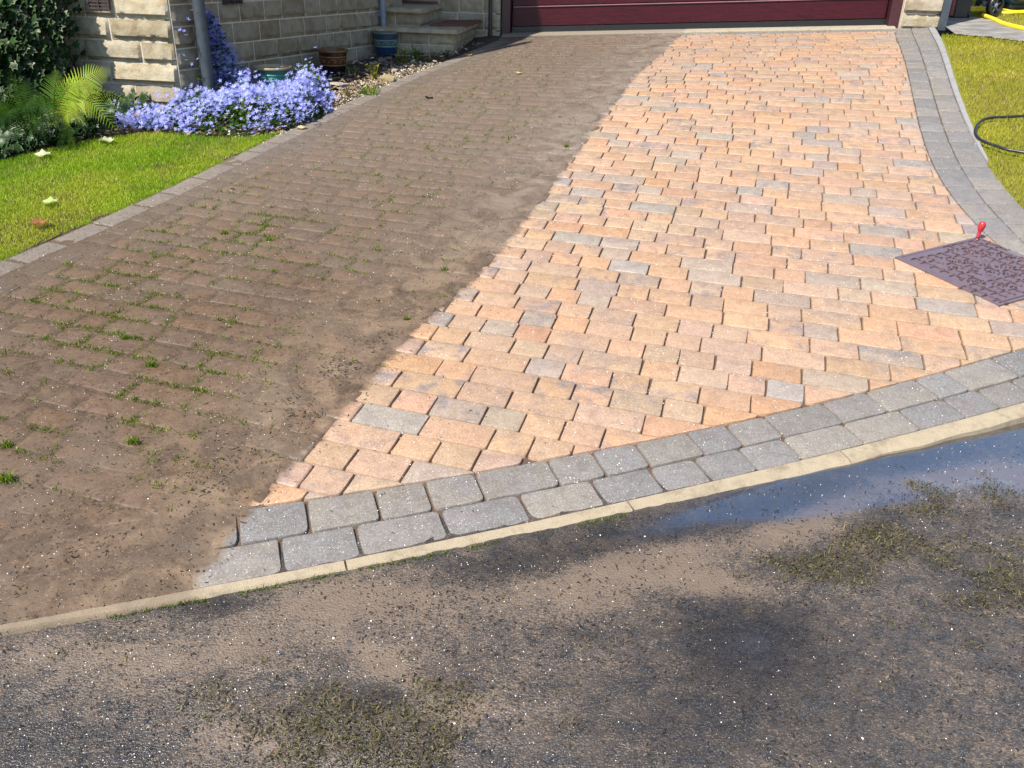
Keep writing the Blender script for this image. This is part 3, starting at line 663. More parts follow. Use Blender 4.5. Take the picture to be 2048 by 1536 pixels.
# air bricks
M_vent = simple('terracotta_vent', (.06, .04, .042), .8, .2, 60)
def vent(px0, px1, P, n, bld):
    a = onplane(px0[0], px0[1], P, n); b = onplane(px1[0], px1[1], P, n); e = np.array([b[0]-a[0], b[1]-a[1], 0]); w_ = np.linalg.norm(e); e /= w_; h = abs(a[2]-b[2]); nn = np.array([n[0], n[1], 0.]); nn /= np.linalg.norm(nn)
    nn = -nn if bld else nn
    m = MB(); O = np.array([a[0], a[1], min(a[2], b[2])])
    m.box(O+nn*.004, e*w_, nn*.006, zc3*h)
    for i in range(5): m.box(O+nn*.01+zc3*(h*i/5+.003), e*w_, nn*.022, zc3*(h/5-.012))
    for i in range(3): m.box(O+nn*.0095+e*(w_*i/2-.004), e*.008, nn*.026, zc3*h)
    m.build('air_brick', M_vent, house)
vent((184, 18), (218, -16), Wc, bW, True)
vent((445, 9), (475, -20), Wc, nS, False)
# rain pipes
M_pipe = simple('slate_grey_pipe', (.052, .062, .075), .38, .1, 25, spec=.5); M_pipe2 = simple('pale_grey_pipe', (.17, .21, .27), .45, .08, 25); M_pipe3 = simple('black_pipe', (.018, .019, .022), .4, .1, 25)
def pipe(base, r, mat, n, top=3.0, foot=None, bracket=1.0):
    m = MB(); b = np.array(base); pts = [b+zc3*0, b+zc3*top]
    if foot is not None: pts = [b-zc3*.02+foot, b+zc3*.05, b+zc3*top]
    m.tube(pts, r, 16); p = m.build('drainpipe', mat, house, smooth=True, angle=50)
    for z in (bracket, bracket+1.8):
        m = MB(); m.lathe([(r+.001, z-.018), (r+.007, z-.016), (r+.007, z+.016), (r+.001, z+.018)], b, n=16); m.box(b+zc3*(z-.012)-n*(r+.03), np.cross(n, zc3)*.02, n*.03, zc3*.024)
        m.build('pipe_bracket', mat, p, smooth=True, angle=40)
# grey pipe at the corner: its middle is seen at x 396 near y 60
pb = onplane(414, 140, Wc+nS*.10, nS); pipe((pb[0], pb[1], float(zxy(pb[0], pb[1]))), .041, M_pipe, nS, 4.6, bracket=1.6)
pb = onplane(767, 62, Wc+nS*.06, nS); pipe((pb[0], pb[1], float(zxy(pb[0], pb[1]))), .024, M_pipe2, nS, 3.5, bracket=float(onplane(764, 30, Wc+nS*.06, nS)[2]-zxy(pb[0], pb[1])))
pb = onplane(980, 78, gL-bG*.07, nG); pipe((pb[0], pb[1], float(zxy(pb[0], pb[1]))), .019, M_pipe3, -bG, 2.5, bracket=1.3)
pb = onplane(1883, 55, gL-bG*.03, nG); m = MB(); m.box(np.array([pb[0]-.03, pb[1], float(zxy(pb[0], pb[1]))-.02]), eG*.066, bG*.066, zc3*2.6); m.build('drainpipe', M_pipe, house)

# ------------------------------------------------------------------ steps and mats
eT, bT = dirv(7.74)
SA = G(911, 108); sB = onplane(968, 79, SA, (eT[0], eT[1])); dep = float((sB-SA)[:2]@bT[:2]); dep = max(dep, .6)
z1 = zat(908, 59, SA); th1 = .045
c2 = onz(842, 53, z1); z2 = zat(842, 17, c2)
steps = thing('stone_steps', (SA[0], SA[1], SA[2]-.05), 'two rough stone steps up to the house beside the garage', 'steps')
def tread(c, wid, dp, zt, th, over=.025):
    m = MB(); n1, n2 = 26, 16; e = -eT; P = c+eT*over-bT*over; out = []
    per = [P+e*(wid+over)*i/n1 for i in range(n1+1)]
    side = [P+bT*(dp+over)*i/n2 for i in range(1, n2+1)]
    bk = [side[-1]+e*(wid+over)*i/n1 for i in range(1, n1+1)]
    ring = per[::-1]+side+bk
    def jit(p, k): return p+np.array([random.uniform(-1, 1), random.uniform(-1, 1), 0])*k
    cen = np.mean(ring, 0); layers = []
    for (ins, z, j) in ((.012, zt-th, .003), (0, zt-th*.8, .006), (.002, zt-th*.35, .006), (.006, zt-.006, .004), (.03, zt, .003)):
        layers.append([np.append((jit(p, j)+(cen-p)/np.linalg.norm((cen-p)[:2])*ins)[:2], z) for p in ring])
    L = len(ring); vs = [p for l in layers for p in l]
    fs = [(a*L+k, a*L+(k+1) % L, (a+1)*L+(k+1) % L, (a+1)*L+k) for a in range(4) for k in range(L)]+[tuple(range(L))[::-1], tuple(4*L+k for k in range(L))]
    col = (.40, .35, .25, 1); m.add(vs, fs, col); return m.build('tread', M_stone, steps, smooth=True, angle=45)
def riser(c, wid, dp, z0, zt, rows):
    m = MB(); h = (zt-z0)/rows
    for r in range(rows):
        s = 0
        while s < wid-.01:
            l = min(random.uniform(.2, .34), wid-s); l = wid-s if wid-s-l < .09 else l
            O = c-eT*(s+l)+np.array([0, 0, 1.])*0; O = np.array([O[0], O[1], z0+h*r+.003])
            stone_face(m, O+eT*.003, eT, -bT, zc3, l-.007, h-.007, sandstone(.9), 9, 7, .6); s += l
        s = 0
        while s < dp-.01:
            l = min(random.uniform(.2, .34), dp-s); l = dp-s if dp-s-l < .09 else l
            O = c+bT*(s+.003); O = np.array([O[0], O[1], z0+h*r+.003])
            stone_face(m, O, bT, eT, zc3, l-.007, h-.007, sandstone(.9), 9, 7, .6); s += l
    o = m.build('riser', M_stone, steps, smooth=True, angle=38)
    b = MB(); P = np.array([c[0], c[1], z0-.15]); b.box(P-eT*wid, eT*(wid-.004), bT*dp, zc3*(zt-z0+.15)); b.build('mortar_core', M_mortar, o)
    b.v = []
def shift(c): return np.array([c[0], c[1], 0.])
riser(shift(SA)+bT*.03-eT*.02, 1.15, dep-.03, SA[2]-.03, z1-th1, 2); tread(shift(SA), 1.15, dep+.08, z1, th1)
dep2 = dep-float((c2-SA)[:2]@bT[:2]); w2_ = 1.15
riser(shift(c2)+bT*.03-eT*.02, w2_, max(.3, dep2-.03), z1+.001, z2-th1, 1); tread(shift(c2), w2_, max(.3, dep2)+.08, z2, th1)
def mat_material():
    t = NT('coir_mat'); co = t.coord(); n1 = t.noise(co, 220, 3); n2 = t.noise(co, 18, 3)
    c = t.mix(n1.outputs[0], (.10, .035, .022), (.22, .085, .055)); c = t.mix(t.math('MULTIPLY', n2.outputs[0], .4), c, (.12, .07, .05))
    return t.out(t.princ(base=c, rough=.95, normal=t.bump(n1.outputs[0], 1.0, .008)))
M_mat = mat_material()
def doormat(pts, z, label):
    q = [onz(x, y, z) for x, y in pts]; m = MB(); n = 24; top = []; bot = []
    ring = []
    for a, b in zip(q, q[1:]+q[:1]):
        for k in range(n): ring.append(a+(b-a)*k/n)
    ring = [p+np.array([random.uniform(-1, 1), random.uniform(-1, 1), 0])*.006 for p in ring]; L = len(ring); cen = np.mean(ring, 0)
    vs = [p+zc3*.002 for p in ring]+[p+zc3*.016 for p in ring]+[p+(cen-p)*.06+zc3*(.02+random.uniform(0, .004)) for p in ring]
    if (q[1]-q[0])[0]*(q[2]-q[1])[1]-(q[1]-q[0])[1]*(q[2]-q[1])[0] < 0: pass
    m.add(vs, [(k, (k+1) % L, L+(k+1) % L, L+k) for k in range(L)]+[(L+k, L+(k+1) % L, 2*L+(k+1) % L, 2*L+k) for k in range(L)]+[tuple(2*L+k for k in range(L))])
    o = m.build('doormat', M_mat); tag(o, label, 'doormat', 'doormats on the steps')
doormat([(859, 53), (938, 53), (963, 44), (893, 44.5)], z1, 'rusty brown coir mat on the lower stone step')
doormat([(799, 6.5), (866, 9), (896, 5), (835, 2)], z2, 'rusty brown coir mat on the upper stone step')

# ------------------------------------------------------------------ ground, soil, lawns
M_ground = simple('bare_ground', (.10, .085, .055), .95, .2, 3)
xs = np.concatenate([np.linspace(-90, -8, 12), np.linspace(-7, 9, 33), np.linspace(12, 90, 10)]); ys = np.concatenate([np.linspace(-60, -2, 8), np.linspace(-1, 14, 40), np.linspace(17, 160, 10)])
X, Y = np.meshgrid(xs, ys); idx = np.arange(X.size).reshape(X.shape); Fg = np.stack([idx[:-1, :-1], idx[:-1, 1:], idx[1:, 1:], idx[1:, :-1]], -1).reshape(-1, 4)
X = X.ravel(); Y = Y.ravel(); zg = zxy(X, Y)-.10; nk = X*ndir[0]+Y*ndir[1]-np.polyval(kcn, np.clip(X*tdir[0]+Y*tdir[1], kt.min()-.5, kt.max()+.5)); zg = np.where(nk > -.5, np.minimum(zg, road_z(X, Y)-.25), zg)
struct(fastmesh('ground', np.stack([X, Y, zg], 1), Fg, M_ground, smooth=True))
def soil_material(name, a, b, c_):
    t = NT(name); co = t.coord(); n1 = t.noise(co, 9, 5, .65); n2 = t.noise(co, 120, 4, .7)
    c = t.mix(n1.outputs[0], a, b); c = t.mix(t.ramp(n2.outputs[0], .52, .7), c, c_)
    return t.out(t.princ(base=c, rough=.95, spec=.2, normal=t.bump(n2.outputs[0], 1.0, .012)))
M_soil = soil_material('bed_soil', (.06, .042, .03), (.12, .085, .06), (.2, .15, .11)); M_turf = soil_material('turf_base', (.10, .17, .010), (.16, .23, .014), (.18, .20, .03)); M_turf2 = soil_material('mossy_turf_base', (.19, .20, .018), (.26, .24, .03), (.2, .14, .05))
def patch(name, sel, u0, u1, v0, v1, st, mat, dz, amp):
    U, V, F = grid_uv(u0, u1, v0, v1, st); x, y = uv2xy(U, V); fcn = np.stack([U[F].mean(1), V[F].mean(1)], 1); F = F[sel(fcn)]
    us = np.unique(F); rm = -np.ones(len(U), int); rm[us] = np.arange(len(us))
    z = zuv(U, V)+dz+amp*vnoise(x, y, 5, 31, 4)
    return fastmesh(name, np.stack([x, y, z], 1)[us], rm[F], mat, smooth=True)
def left_of(c, L, d=0.0):
    out = np.empty(len(c))
    for a in range(0, len(c), 20000):
        q = c[a:a+20000]; i = np.clip(np.argmin(((q[:, None, :]-L[None])**2).sum(-1), 1), 1, len(L)-2); t = L[i+1]-L[i-1]; w_ = q-L[i]
        out[a:a+20000] = (t[:, 0]*w_[:, 1]-t[:, 1]*w_[:, 0])/np.linalg.norm(t, axis=1)
    return out-d
LAWN_BACK = fit_line([(0, 322), (95, 300), (190, 284), (262, 271), (335, 264), (430, 270), (500, 283), (560, 268), (600, 252)], 3, 'u', 60, (1.5, .0))
LGAP = .008
def in_lawn(c): return (left_of(c, L_out) > LGAP) & (c[:, 1] < np.interp(c[:, 0], LAWN_BACK[:, 0], LAWN_BACK[:, 1]))
struct(patch('soil', lambda c: left_of(c, L_out) > -.005, -7.5, -2.3, .6, 9.3, .04, M_soil, -.012, .018))
LGAP = -.04; struct(patch('turf', in_lawn, -7.2, -2.3, .8, 6.6, .03, M_turf, -.011, .010)); LGAP = .004
right_edge = np.concatenate([RK_out, R_out[R_out[:, 1] < RK_out[:, 1].min()]]) if RK_out[0, 1] > RK_out[-1, 1] else np.concatenate([R_out[R_out[:, 1] < RK_out[:, 1].min()], RK_out])
PATH_LO = fit_line([(1898, 71), (1945, 74), (1990, 78), (2048, 86)], 2, 'u', 30, (.3, 2.5)); PATH_HI = fit_line([(1885, 38), (1960, 39), (2005, 46), (2048, 57)], 2, 'u', 30, (.4, 2.5))
def below(c, L): return c[:, 1] < np.interp(c[:, 0], L[:, 0], L[:, 1])
RGAP = -.006
def in_rlawn(c): return (left_of(c, right_edge) < RGAP) & below(c, PATH_LO) & (c[:, 1] > np.interp(c[:, 0], B_in[:, 0], B_in[:, 1]+.01))
RGAP = .035; struct(patch('mossy_turf', in_rlawn, .9, 6.5, 2.2, 9.6, .03, M_turf2, -.016, .010)); RGAP = -.006
M_path = simple('worn_concrete', (.235, .215, .19), .85, .18, 7, .4, 160)
def in_path(c): return ~below(c, PATH_LO) & below(c, PATH_HI) & (c[:, 0] > 1.60)
struct(patch('path', in_path, 1.3, 7, 7.5, 13, .05, M_path, .012, .003))
struct(patch('rear_turf', lambda c: ~below(c, PATH_HI) & (c[:, 0] > 1.9), 1.8, 8, 8.5, 14, .1, M_turf2, 0.0, .02))
def blade_material(name, tint):
    t = NT(name); at = t.attr(); d = t.n('BsdfDiffuse', {'Color': at.outputs[0]}); tr = t.n('BsdfTranslucent', {'Color': t.mix(1.0, at.outputs[0], tint, 'MULTIPLY')}); g = t.n('BsdfGlossy', {'Color': (.5, .5, .45), 'Roughness': .35})
    m1 = t.n('MixShader', {0: .35, 1: d.outputs[0], 2: tr.outputs[0]}); m2 = t.n('MixShader', {0: .02, 1: m1.outputs[0], 2: g.outputs[0]})
    return t.out(m2)
M_blade = blade_material('grass_blade', (1.25, 1.2, .6)); M_leaf = blade_material('leaf', (1.2, 1.2, .7))
def blades(P, ln, wd, cols, lean=.5, r=rng):
    """P (n,3) roots; returns verts (n*5) as quads with a pointed top"""
    n = len(P); th = r.uniform(0, 2*np.pi, n); ph = th+r.normal(0, 1.2, n); L = ln*r.uniform(.55, 1.3, n)*np.where(r.uniform(0, 1, n) < .04, 1.7, 1); W = wd*r.uniform(.7, 1.2, n)
    side = np.stack([np.cos(th), np.sin(th), 0*th], 1)*W[:, None]*.5; ld = np.stack([np.cos(ph), np.sin(ph), 0*ph], 1); k = r.uniform(.1, 1, n)*lean
    mid = P+ld*(L*k*.35)[:, None]+np.array([0, 0, 1])*(L*.55)[:, None]; tip = P+ld*(L*k)[:, None]+np.array([0, 0, 1])*(L*np.sqrt(np.clip(1-.6*k*k, .15, 1)))[:, None]
    V = np.stack([P-side, P+side, mid+side*.8, mid-side*.8, tip+side*.12, tip-side*.12], 1).reshape(-1, 3)
    b = np.arange(n)*6; F = np.concatenate([np.stack([b, b+1, b+2, b+3], 1), np.stack([b+3, b+2, b+4, b+5], 1)])
    return V, F, np.repeat(cols, 6, 0)
def lawn(name, n, u0, u1, v0, v1, sel, colf, ln, wd, lean, dz=0.0):
    u = rng.uniform(u0, u1, n); v = rng.uniform(v0, v1, n); c = np.stack([u, v], 1); k = sel(c); u, v = u[k], v[k]; x, y = uv2xy(u, v)
    V, F, cc = blades(np.stack([x, y, zuv(u, v)+dz], 1), ln, wd, colf(x, y), lean); return fastmesh(name, V, F, M_blade, cc)
def col_l(x, y):
    n = len(x); a = vnoise(x, y, 3.2, 41, 4); b = rng.uniform(0, 1, n); c = np.empty((n, 4)); c[:, 3] = 1
    k = np.clip(.5+.9*a+.35*(b-.5), 0, 1)[:, None]
    c[:, :3] = np.array([.17, .31, .010])*(1-k)+np.array([.34, .44, .028])*k
    yl = np.clip(.9*vnoise(x, y, 1.7, 43, 3)+.1, 0, .6)[:, None]; c[:, :3] = c[:, :3]*(1-yl)+np.array([.40, .38, .05])*yl; dry = rng.uniform(0, 1, n) < .06; c[dry, :3] = (.36, .32, .11); return c
tag(lawn('lawn_grass', 300000, -5.6, -2.6, 1.6, 6.0, in_lawn, col_l, .019, .0030, 1.2), 'short bright green lawn grass between the hedge and the driveway edge', 'grass', kind='stuff')
def col_r(x, y):
    n = len(x); a = vnoise(x, y, 2.6, 51, 4); b = rng.uniform(0, 1, n); c = np.empty((n, 4)); c[:, 3] = 1
    k = np.clip(.5+1.1*a+.3*(b-.5), 0, 1)[:, None]; c[:, :3] = np.array([.26, .285, .020])*(1-k)+np.array([.44, .40, .05])*k
    dry = rng.uniform(0, 1, n) < np.clip(.18+.55*vnoise(x, y, 2.4, 61, 4), .03, .7); c[dry, :3] = (.30, .21, .09); return c
tag(lawn('mossy_lawn_grass', 165000, 1.0, 4.2, 3.0, 9.4, in_rlawn, col_r, .024, .0038, 1.3, -.002), 'yellowish mossy lawn grass right of the driveway by the black hose', 'grass', kind='stuff')
tag(lawn('rear_grass', 16000, 2.2, 6, 8.8, 12, lambda c: ~below(c, PATH_HI), col_r, .04, .006, .9), 'grass strip beyond the concrete path under the yellow hose', 'grass', kind='stuff')

# ------------------------------------------------------------------ generic leaves and flakes
def frames(n, tilt, r=rng, up=None):
    """random local frames whose normal leans by tilt from up"""
    th = r.uniform(0, 2*np.pi, n); nx = np.stack([np.cos(th), np.sin(th), 0*th], 1)*(r.normal(0, 1, n)*tilt)[:, None]
    N = nx+(np.array([0, 0, 1.]) if up is None else up); N /= np.linalg.norm(N, axis=1)[:, None]
    a = r.normal(0, 1, (n, 3)); A = a-N*(a*N).sum(1)[:, None]; A /= np.linalg.norm(A, axis=1)[:, None]; return A, np.cross(N, A), N
def shapes(P, A, Bv, N, size, outline, cup=0.0):
    """fan of one leaf outline (k,2) at every point; quads from centre"""
    n = len(P); k = len(outline); o = np.array(outline, float); r2 = (o**2).sum(1)
    V = P[:, None]+size[:, None, None]*(A[:, None]*o[None, :, :1]+Bv[:, None]*o[None, :, 1:]+N[:, None]*(cup*r2)[None, :, None]); V = V.reshape(-1, 3)
    return V, k
def flakes(name, P, size, cols, mat, tilt=.35, asp=.4, quad=None, cup=.0, r=rng):
    n = len(P); A, Bv, N = frames(n, tilt, r); o = quad or [(-.5, -.5*asp), (.5, -.5*asp*.6), (.5, .5*asp*.6), (-.5, .5*asp)]
    V, k = shapes(P, A, Bv, N, size, o, cup); b = (np.arange(n)*4)[:, None]; return fastmesh(name, V, b+np.arange(4)[None], mat, np.repeat(cols, 4, 0))
def pick(cols, n, var=.15, r=rng):
    c = np.array(cols, float)[r.integers(0, len(cols), n)]; c = c*r.uniform(1-var, 1+var, (n, 1)); return np.concatenate([c, np.ones((n, 1))], 1)
def wet_material(name, rough, spec=.6):
    t = NT(name); at = t.attr(); return t.out(t.princ(base=at.outputs[0], rough=rough, spec=spec))
M_wet = wet_material('wet_debris', .16, .8); M_damp = wet_material('damp_debris', .5, .25); M_dry = wet_material('dry_debris', .8, .2); M_glint_grit = wet_material('glint_grit', .35, .5)
def on_drive(n, u0=-3.6, u1=2.2, v0=.8, v1=9.0):
    u = rng.uniform(u0, u1, n); v = v0+(v1-v0)*rng.uniform(0, 1, n)**1.5; c = np.stack([u, v], 1); k = inside_fn(c, K_out[::2], 1) & inside_fn(c, R_out[::2], 1) & inside_fn(c, L_out[::2], -1) & (c[:, 1] < np.interp(c[:, 0], T_line[:, 0], T_line[:, 1])); return u[k], v[k]
def tets(name, P, size, cols, mat):
    n = len(P); J = rng.uniform(-.35, .35, (n, 5, 3)); base = np.array([(-.5, -.4, 0), (.5, -.4, 0), (.4, .5, 0), (-.4, .4, 0), (0, 0, .75)])
    th = rng.uniform(0, 6.28, n); R2 = np.stack([np.stack([np.cos(th), -np.sin(th), 0*th], 1), np.stack([np.sin(th), np.cos(th), 0*th], 1), np.stack([0*th, 0*th, 1+0*th], 1)], 1)
    V = np.einsum('nij,nkj->nki', R2, base[None]+J*.5)*size[:, None, None]+P[:, None]; b = (np.arange(n)*5)[:, None]
    F = np.concatenate([b+np.array([[0, 1, 4]]), b+np.array([[1, 2, 4]]), b+np.array([[2, 3, 4]]), b+np.array([[3, 0, 4]])]); return fastmesh(name, V.reshape(-1, 3), F, mat, np.repeat(cols, 5, 0))
# pale grains paint water glints among some grit; dark scraps on the grimy half
u, v = on_drive(60000); keep = (u > ub_of(v)) | (rng.uniform(0, 1, len(u)) < .45); u, v = u[keep], v[keep]; x, y = uv2xy(u, v)
# glint and grit grains gathered in noisy clusters
cl = vnoise(x, y, 8, 71, 2)+rng.uniform(-.6, .75, len(x)); k = cl > .35; x, y, u, v = x[k], y[k], u[k], v[k]
tag(tets('glint_grit', np.stack([x, y, zuv(u, v)+.0005], 1), rng.uniform(.0012, .0030, len(x))*(1+.05*v), pick([(.78, .74, .68), (.66, .6, .52), (.85, .83, .8), (.5, .42, .33)], len(x)), M_glint_grit), 'pale grains painting water glints and grit scattered over the driveway blocks', 'grit', kind='stuff')
u, v = on_drive(34000, -3.6, -.2); k = (u < ub_of(v)+.03) | (rng.uniform(0, 1, len(u)) < .06); u, v = u[k], v[k]; x, y = uv2xy(u, v)
tag(flakes('dirt_scraps', np.stack([x, y, zuv(u, v)+.003], 1), rng.uniform(.003, .011, len(x)), pick([(.02, .014, .01), (.05, .035, .02), (.09, .06, .03), (.14, .10, .06), (.03, .03, .02)], len(x)), M_damp, .5, .3), 'small dark scraps of dirt and moss on the grimy driveway', 'debris', kind='stuff')
SCUM = [(700, 720, 70, 22, -25, 1), (610, 800, 90, 30, -30, .9), (560, 830, 70, 25, 0, .9), (440, 940, 70, 30, -30, .9), (400, 960, 40, 16, 0, .8), (320, 1010, 120, 30, -20, .5), (760, 680, 50, 18, -20, .7), (180, 1080, 160, 40, -8, .6), (870, 600, 60, 20, -20, .5), (240, 1180, 260, 30, -10, .55)]
u, v = on_drive(120000, -3.0, -.2, .8, 4.6); x, y = uv2xy(u, v); z = zuv(u, v); px, py, _ = toscreen(np.stack([x, y, z], 1)); k = (rng.uniform(0, 1, len(x)) < np.clip(blobs(px, py, SCUM)*(.55+1.5*vnoise(x, y, 11, 141, 4))-.12, 0, .9)) & (u < ub_of(v)-.02)
tag(flakes('washed_scum', np.stack([x, y, z+rng.uniform(.001, .006, len(x))], 1)[k], rng.uniform(.003, .012, k.sum()), pick([(.02, .017, .012), (.04, .032, .02), (.07, .055, .03), (.03, .035, .03), (.11, .085, .05)], k.sum()), M_damp, .5, .4), 'dark scum of moss and grit washed against the cleaned edge of the drive', 'debris', kind='stuff')
# moss in the joints of the uncleaned blocks
MOSS = [(330, 560, 330, 150, 0, .9), (120, 760, 260, 160, 0, .95), (450, 720, 300, 130, 0, .45), (250, 900, 280, 110, 0, .45), (620, 430, 260, 90, 0, .45), (800, 300, 220, 120, 0, .30), (980, 200, 200, 80, 0, .22), (850, 580, 110, 60, 0, .35), (350, 440, 200, 60, 0, .3), (600, 960, 150, 60, -50, .35)]
pts = []
for k in range(0, 80):
    vj = V0-D*k-D/2; n = 640; uu = rng.uniform(-4.3, -.4, n); pts.append(np.stack([uu, np.full(n, vj)+rng.normal(0, .005, n)], 1))
jt = np.array(JT); jj = jt[rng.integers(0, len(jt), 40000)]; pts.append(np.stack([jj[:, 0]+rng.normal(0, .004, len(jj)), jj[:, 1]+(jj[:, 2]-jj[:, 1])*rng.uniform(0, 1, len(jj))], 1)); mp_ = np.concatenate(pts); mp_ = mp_[(mp_[:, 1] > .8) & (mp_[:, 1] < 8.9)]; mp_ = mp_[(mp_[:, 0] < ub_of(mp_[:, 1])-.01) & inside_fn(mp_, L_in[::2], -1) & inside_fn(mp_, B_in[::2], 1)]
x, y = uv2xy(mp_[:, 0], mp_[:, 1]); z = zuv(mp_[:, 0], mp_[:, 1]); px, py, _ = toscreen(np.stack([x, y, z], 1)); dens = blobs(px, py, MOSS)*np.clip(.45+1.4*vnoise(x, y, 5, 81, 3)+.5*vnoise(x, y, 22, 83, 2), 0, 1.4)
k = rng.uniform(0, 1, len(x)) < dens*.8; P = np.stack([x, y, z-.001], 1)[k]; P = np.repeat(P, 4, 0)+rng.normal(0, .0075, (4*k.sum(), 3))*np.array([1, 1, .1])
V, F, cc = blades(P, .013, .0032, pick([(.10, .17, .012), (.15, .21, .02), (.20, .22, .03), (.08, .12, .012)], len(P)), 1.3); tag(fastmesh('joint_moss', V, F, M_blade, cc), 'green moss growing in the joints of the grimy driveway blocks', 'moss', kind='stuff')
# green fringe along the front kerb
a_ = arc(K_out); s_ = rng.uniform(.2, a_[-1], 2600); fx = np.interp(s_, a_, K_out[:, 0]); fy = np.interp(s_, a_, K_out[:, 1]); x, y = uv2xy(fx, fy); x = x+ndir[0]*np.abs(rng.normal(0, .006, len(x))); y = y+ndir[1]*np.abs(rng.normal(0, .006, len(y)))
k = (vnoise(x, y, 6, 91, 3)+.35*(x < .5) > .28); P = np.stack([x, y, road_z(x, y)], 1)[k]; V, F, cc = blades(P, .011, .003, pick([(.10, .16, .02), (.16, .20, .03), (.08, .10, .02)], len(P)), 1.3); tag(fastmesh('kerb_moss', V, F, M_blade, cc), 'thin green moss along the foot of the pale front kerb', 'moss', kind='stuff')
# what the washing has swept on to the road
def on_road(n):
    x = rng.uniform(-1.9, 2.6, n); y = rng.uniform(.75, 3.0, n); t_ = x*tdir[0]+y*tdir[1]; nn_ = x*ndir[0]+y*ndir[1]-np.polyval(kcn, t_); k = nn_ > .02; x, y = x[k], y[k]; P = np.stack([x, y, road_z(x, y)], 1); px, py, _ = toscreen(P); return P, px, py
P, px, py = on_road(150000); den = np.clip(.40+.6*vnoise(P[:, 0], P[:, 1], 9, 95, 4)-blobs(px, py, WATER)*.25, 0.04, 1); P = P[rng.uniform(0, 1, len(P)) < den*.5]; P[:, 2] += rng.uniform(.001, .004, len(P))
tag(flakes('road_scraps', P, rng.uniform(.003, .0095, len(P)), pick([(.012, .011, .011), (.025, .02, .016), (.05, .038, .022), (.035, .03, .012), (.03, .03, .035)], len(P)), M_damp, .30, .36), 'small dark wet scraps strewn over the road', 'debris', kind='stuff')
P, px, py = on_road(260000); den = np.clip((blobs(px, py, CLUMP)+.75*vnoise(P[:, 0], P[:, 1], 13, 97, 4)-.42)*1.6, 0, 1); k = rng.uniform(0, 1, len(P)) < den; P = P[k]; P[:, 2] += rng.uniform(.001, .014, len(P))*np.clip(den[k]*1.6, .2, 1)
tag(flakes('washed_moss', P, rng.uniform(.003, .009, len(P)), pick([(.04, .03, .013), (.07, .052, .02), (.095, .075, .028), (.025, .019, .01), (.075, .075, .02), (.13, .10, .05)], len(P)), M_damp, .8, .5, cup=.4), 'clumps of brown and olive moss washed on to the wet road', 'moss', kind='stuff')
P, px, py = on_road(170000); den = np.clip((blobs(px, py, CLUMP)+.75*vnoise(P[:, 0], P[:, 1], 13, 97, 4)-.42)*1.6, 0, 1); k = rng.uniform(0, 1, len(P)) < den*.8; P = P[k]; P[:, 2] += rng.uniform(0, .012, len(P))*den[k]
V, F, cc = blades(P, .013, .0022, pick([(.045, .035, .015), (.08, .062, .022), (.11, .095, .03), (.03, .024, .012), (.09, .10, .022), (.16, .12, .06)], len(P), .3), 2.2); tag(fastmesh('matted_moss', V, F, M_damp, cc), 'matted strands of olive and brown moss in wet heaps on the road', 'moss', kind='stuff')
P, px, py = on_road(26000); k = rng.uniform(0, 1, len(P)) < np.clip(.40+.8*vnoise(P[:, 0], P[:, 1], 5, 131, 3)+.45*(px < 1100)*(py > 1250), .05, 1)*np.where(px > 1150, .38, .7); P = P[k]; P[:, 2] += .002  # pale grains stand in for sun glints on the wet road, with grit
tag(tets('road_glint_grit', P, rng.uniform(.0010, .0026, len(P))*(1+.8*(rng.uniform(0, 1, len(P)) < .06)), pick([(.75, .72, .68), (.5, .44, .36), (.3, .22, .15), (.85, .84, .8)], len(P)), M_glint_grit), 'pale grains painting wet glints and grit on the road', 'grit', kind='stuff')

# ------------------------------------------------------------------ ivy hedge
def leaf_part(name, P, A, Bv, N, size, outline, col_edge, col_mid, mat, parent, cup=0.0, midscale=.62):
    """lobed leaves with a paler rim: centre fan + rim ring"""
    n = len(P); k = len(outline); o = np.array(outline, float); inner = o*midscale
    V1, _ = shapes(P, A, Bv, N, size, np.concatenate([[[0, 0]], inner, o]), cup); m_ = 2*k+1
    f = [[0, 1+i, 1+(i+1) % k, 1+(i+1) % k] for i in range(k)]; b = (np.arange(n)*m_)
    Ft = np.array([[0, 1+i, 1+(i+1) % k] for i in range(k)]); Fq = np.array([[1+i, 1+k+i, 1+k+(i+1) % k, 1+(i+1) % k] for i in range(k)])
    Ft = np.concatenate([Ft, Fq[:, [0, 1, 2]], Fq[:, [0, 2, 3]]]); F = (b[:, None, None]+Ft[None]).reshape(-1, 3)
    cc = np.empty((n, m_, 4)); cc[:, :, 3] = 1; cc[:, :1+k, :3] = col_mid[:, None, :3]; cc[:, 1+k:, :3] = col_edge[:, None, :3]
    return fastmesh(name, V1, F, mat, cc.reshape(-1, 4), parent=parent)
IVY_OUT = [(.55, 0), (.22, .17), (.28, .44), (.0, .30), (-.26, .46), (-.30, .16), (-.42, 0), (-.30, -.16), (-.26, -.46), (.0, -.30), (.28, -.44), (.22, -.17)]
M_ivy = blade_material('ivy_leaf', (.8, 1.0, .6)); M_wood = simple('brown_stem', (.07, .045, .03), .9, .2, 40)
iv0 = Wc-eW*1.0; ivz = float(zxy(iv0[0], iv0[1]))
ivy = thing('ivy_hedge', (iv0[0], iv0[1], ivz), 'dark green ivy hedge with pale leaf edges against the front wall', 'hedge')
n = 19000; s_ = rng.uniform(-2.9, -.60, n); zz = rng.uniform(-.05, 2.4, n)
edge_n = .12*vnoise(s_, zz, 3.0, 101, 3)
prot = .44+.10*vnoise(s_*1.3, zz, 2.4, 103, 3)+.66*np.clip((.80-zz)/.80, 0, 1)+.95*np.clip((zz-.9)/.35, 0, 1)*np.clip((-s_-1.15)/.4, 0, 1)  # crown above view bulges outward, added to shade the face below
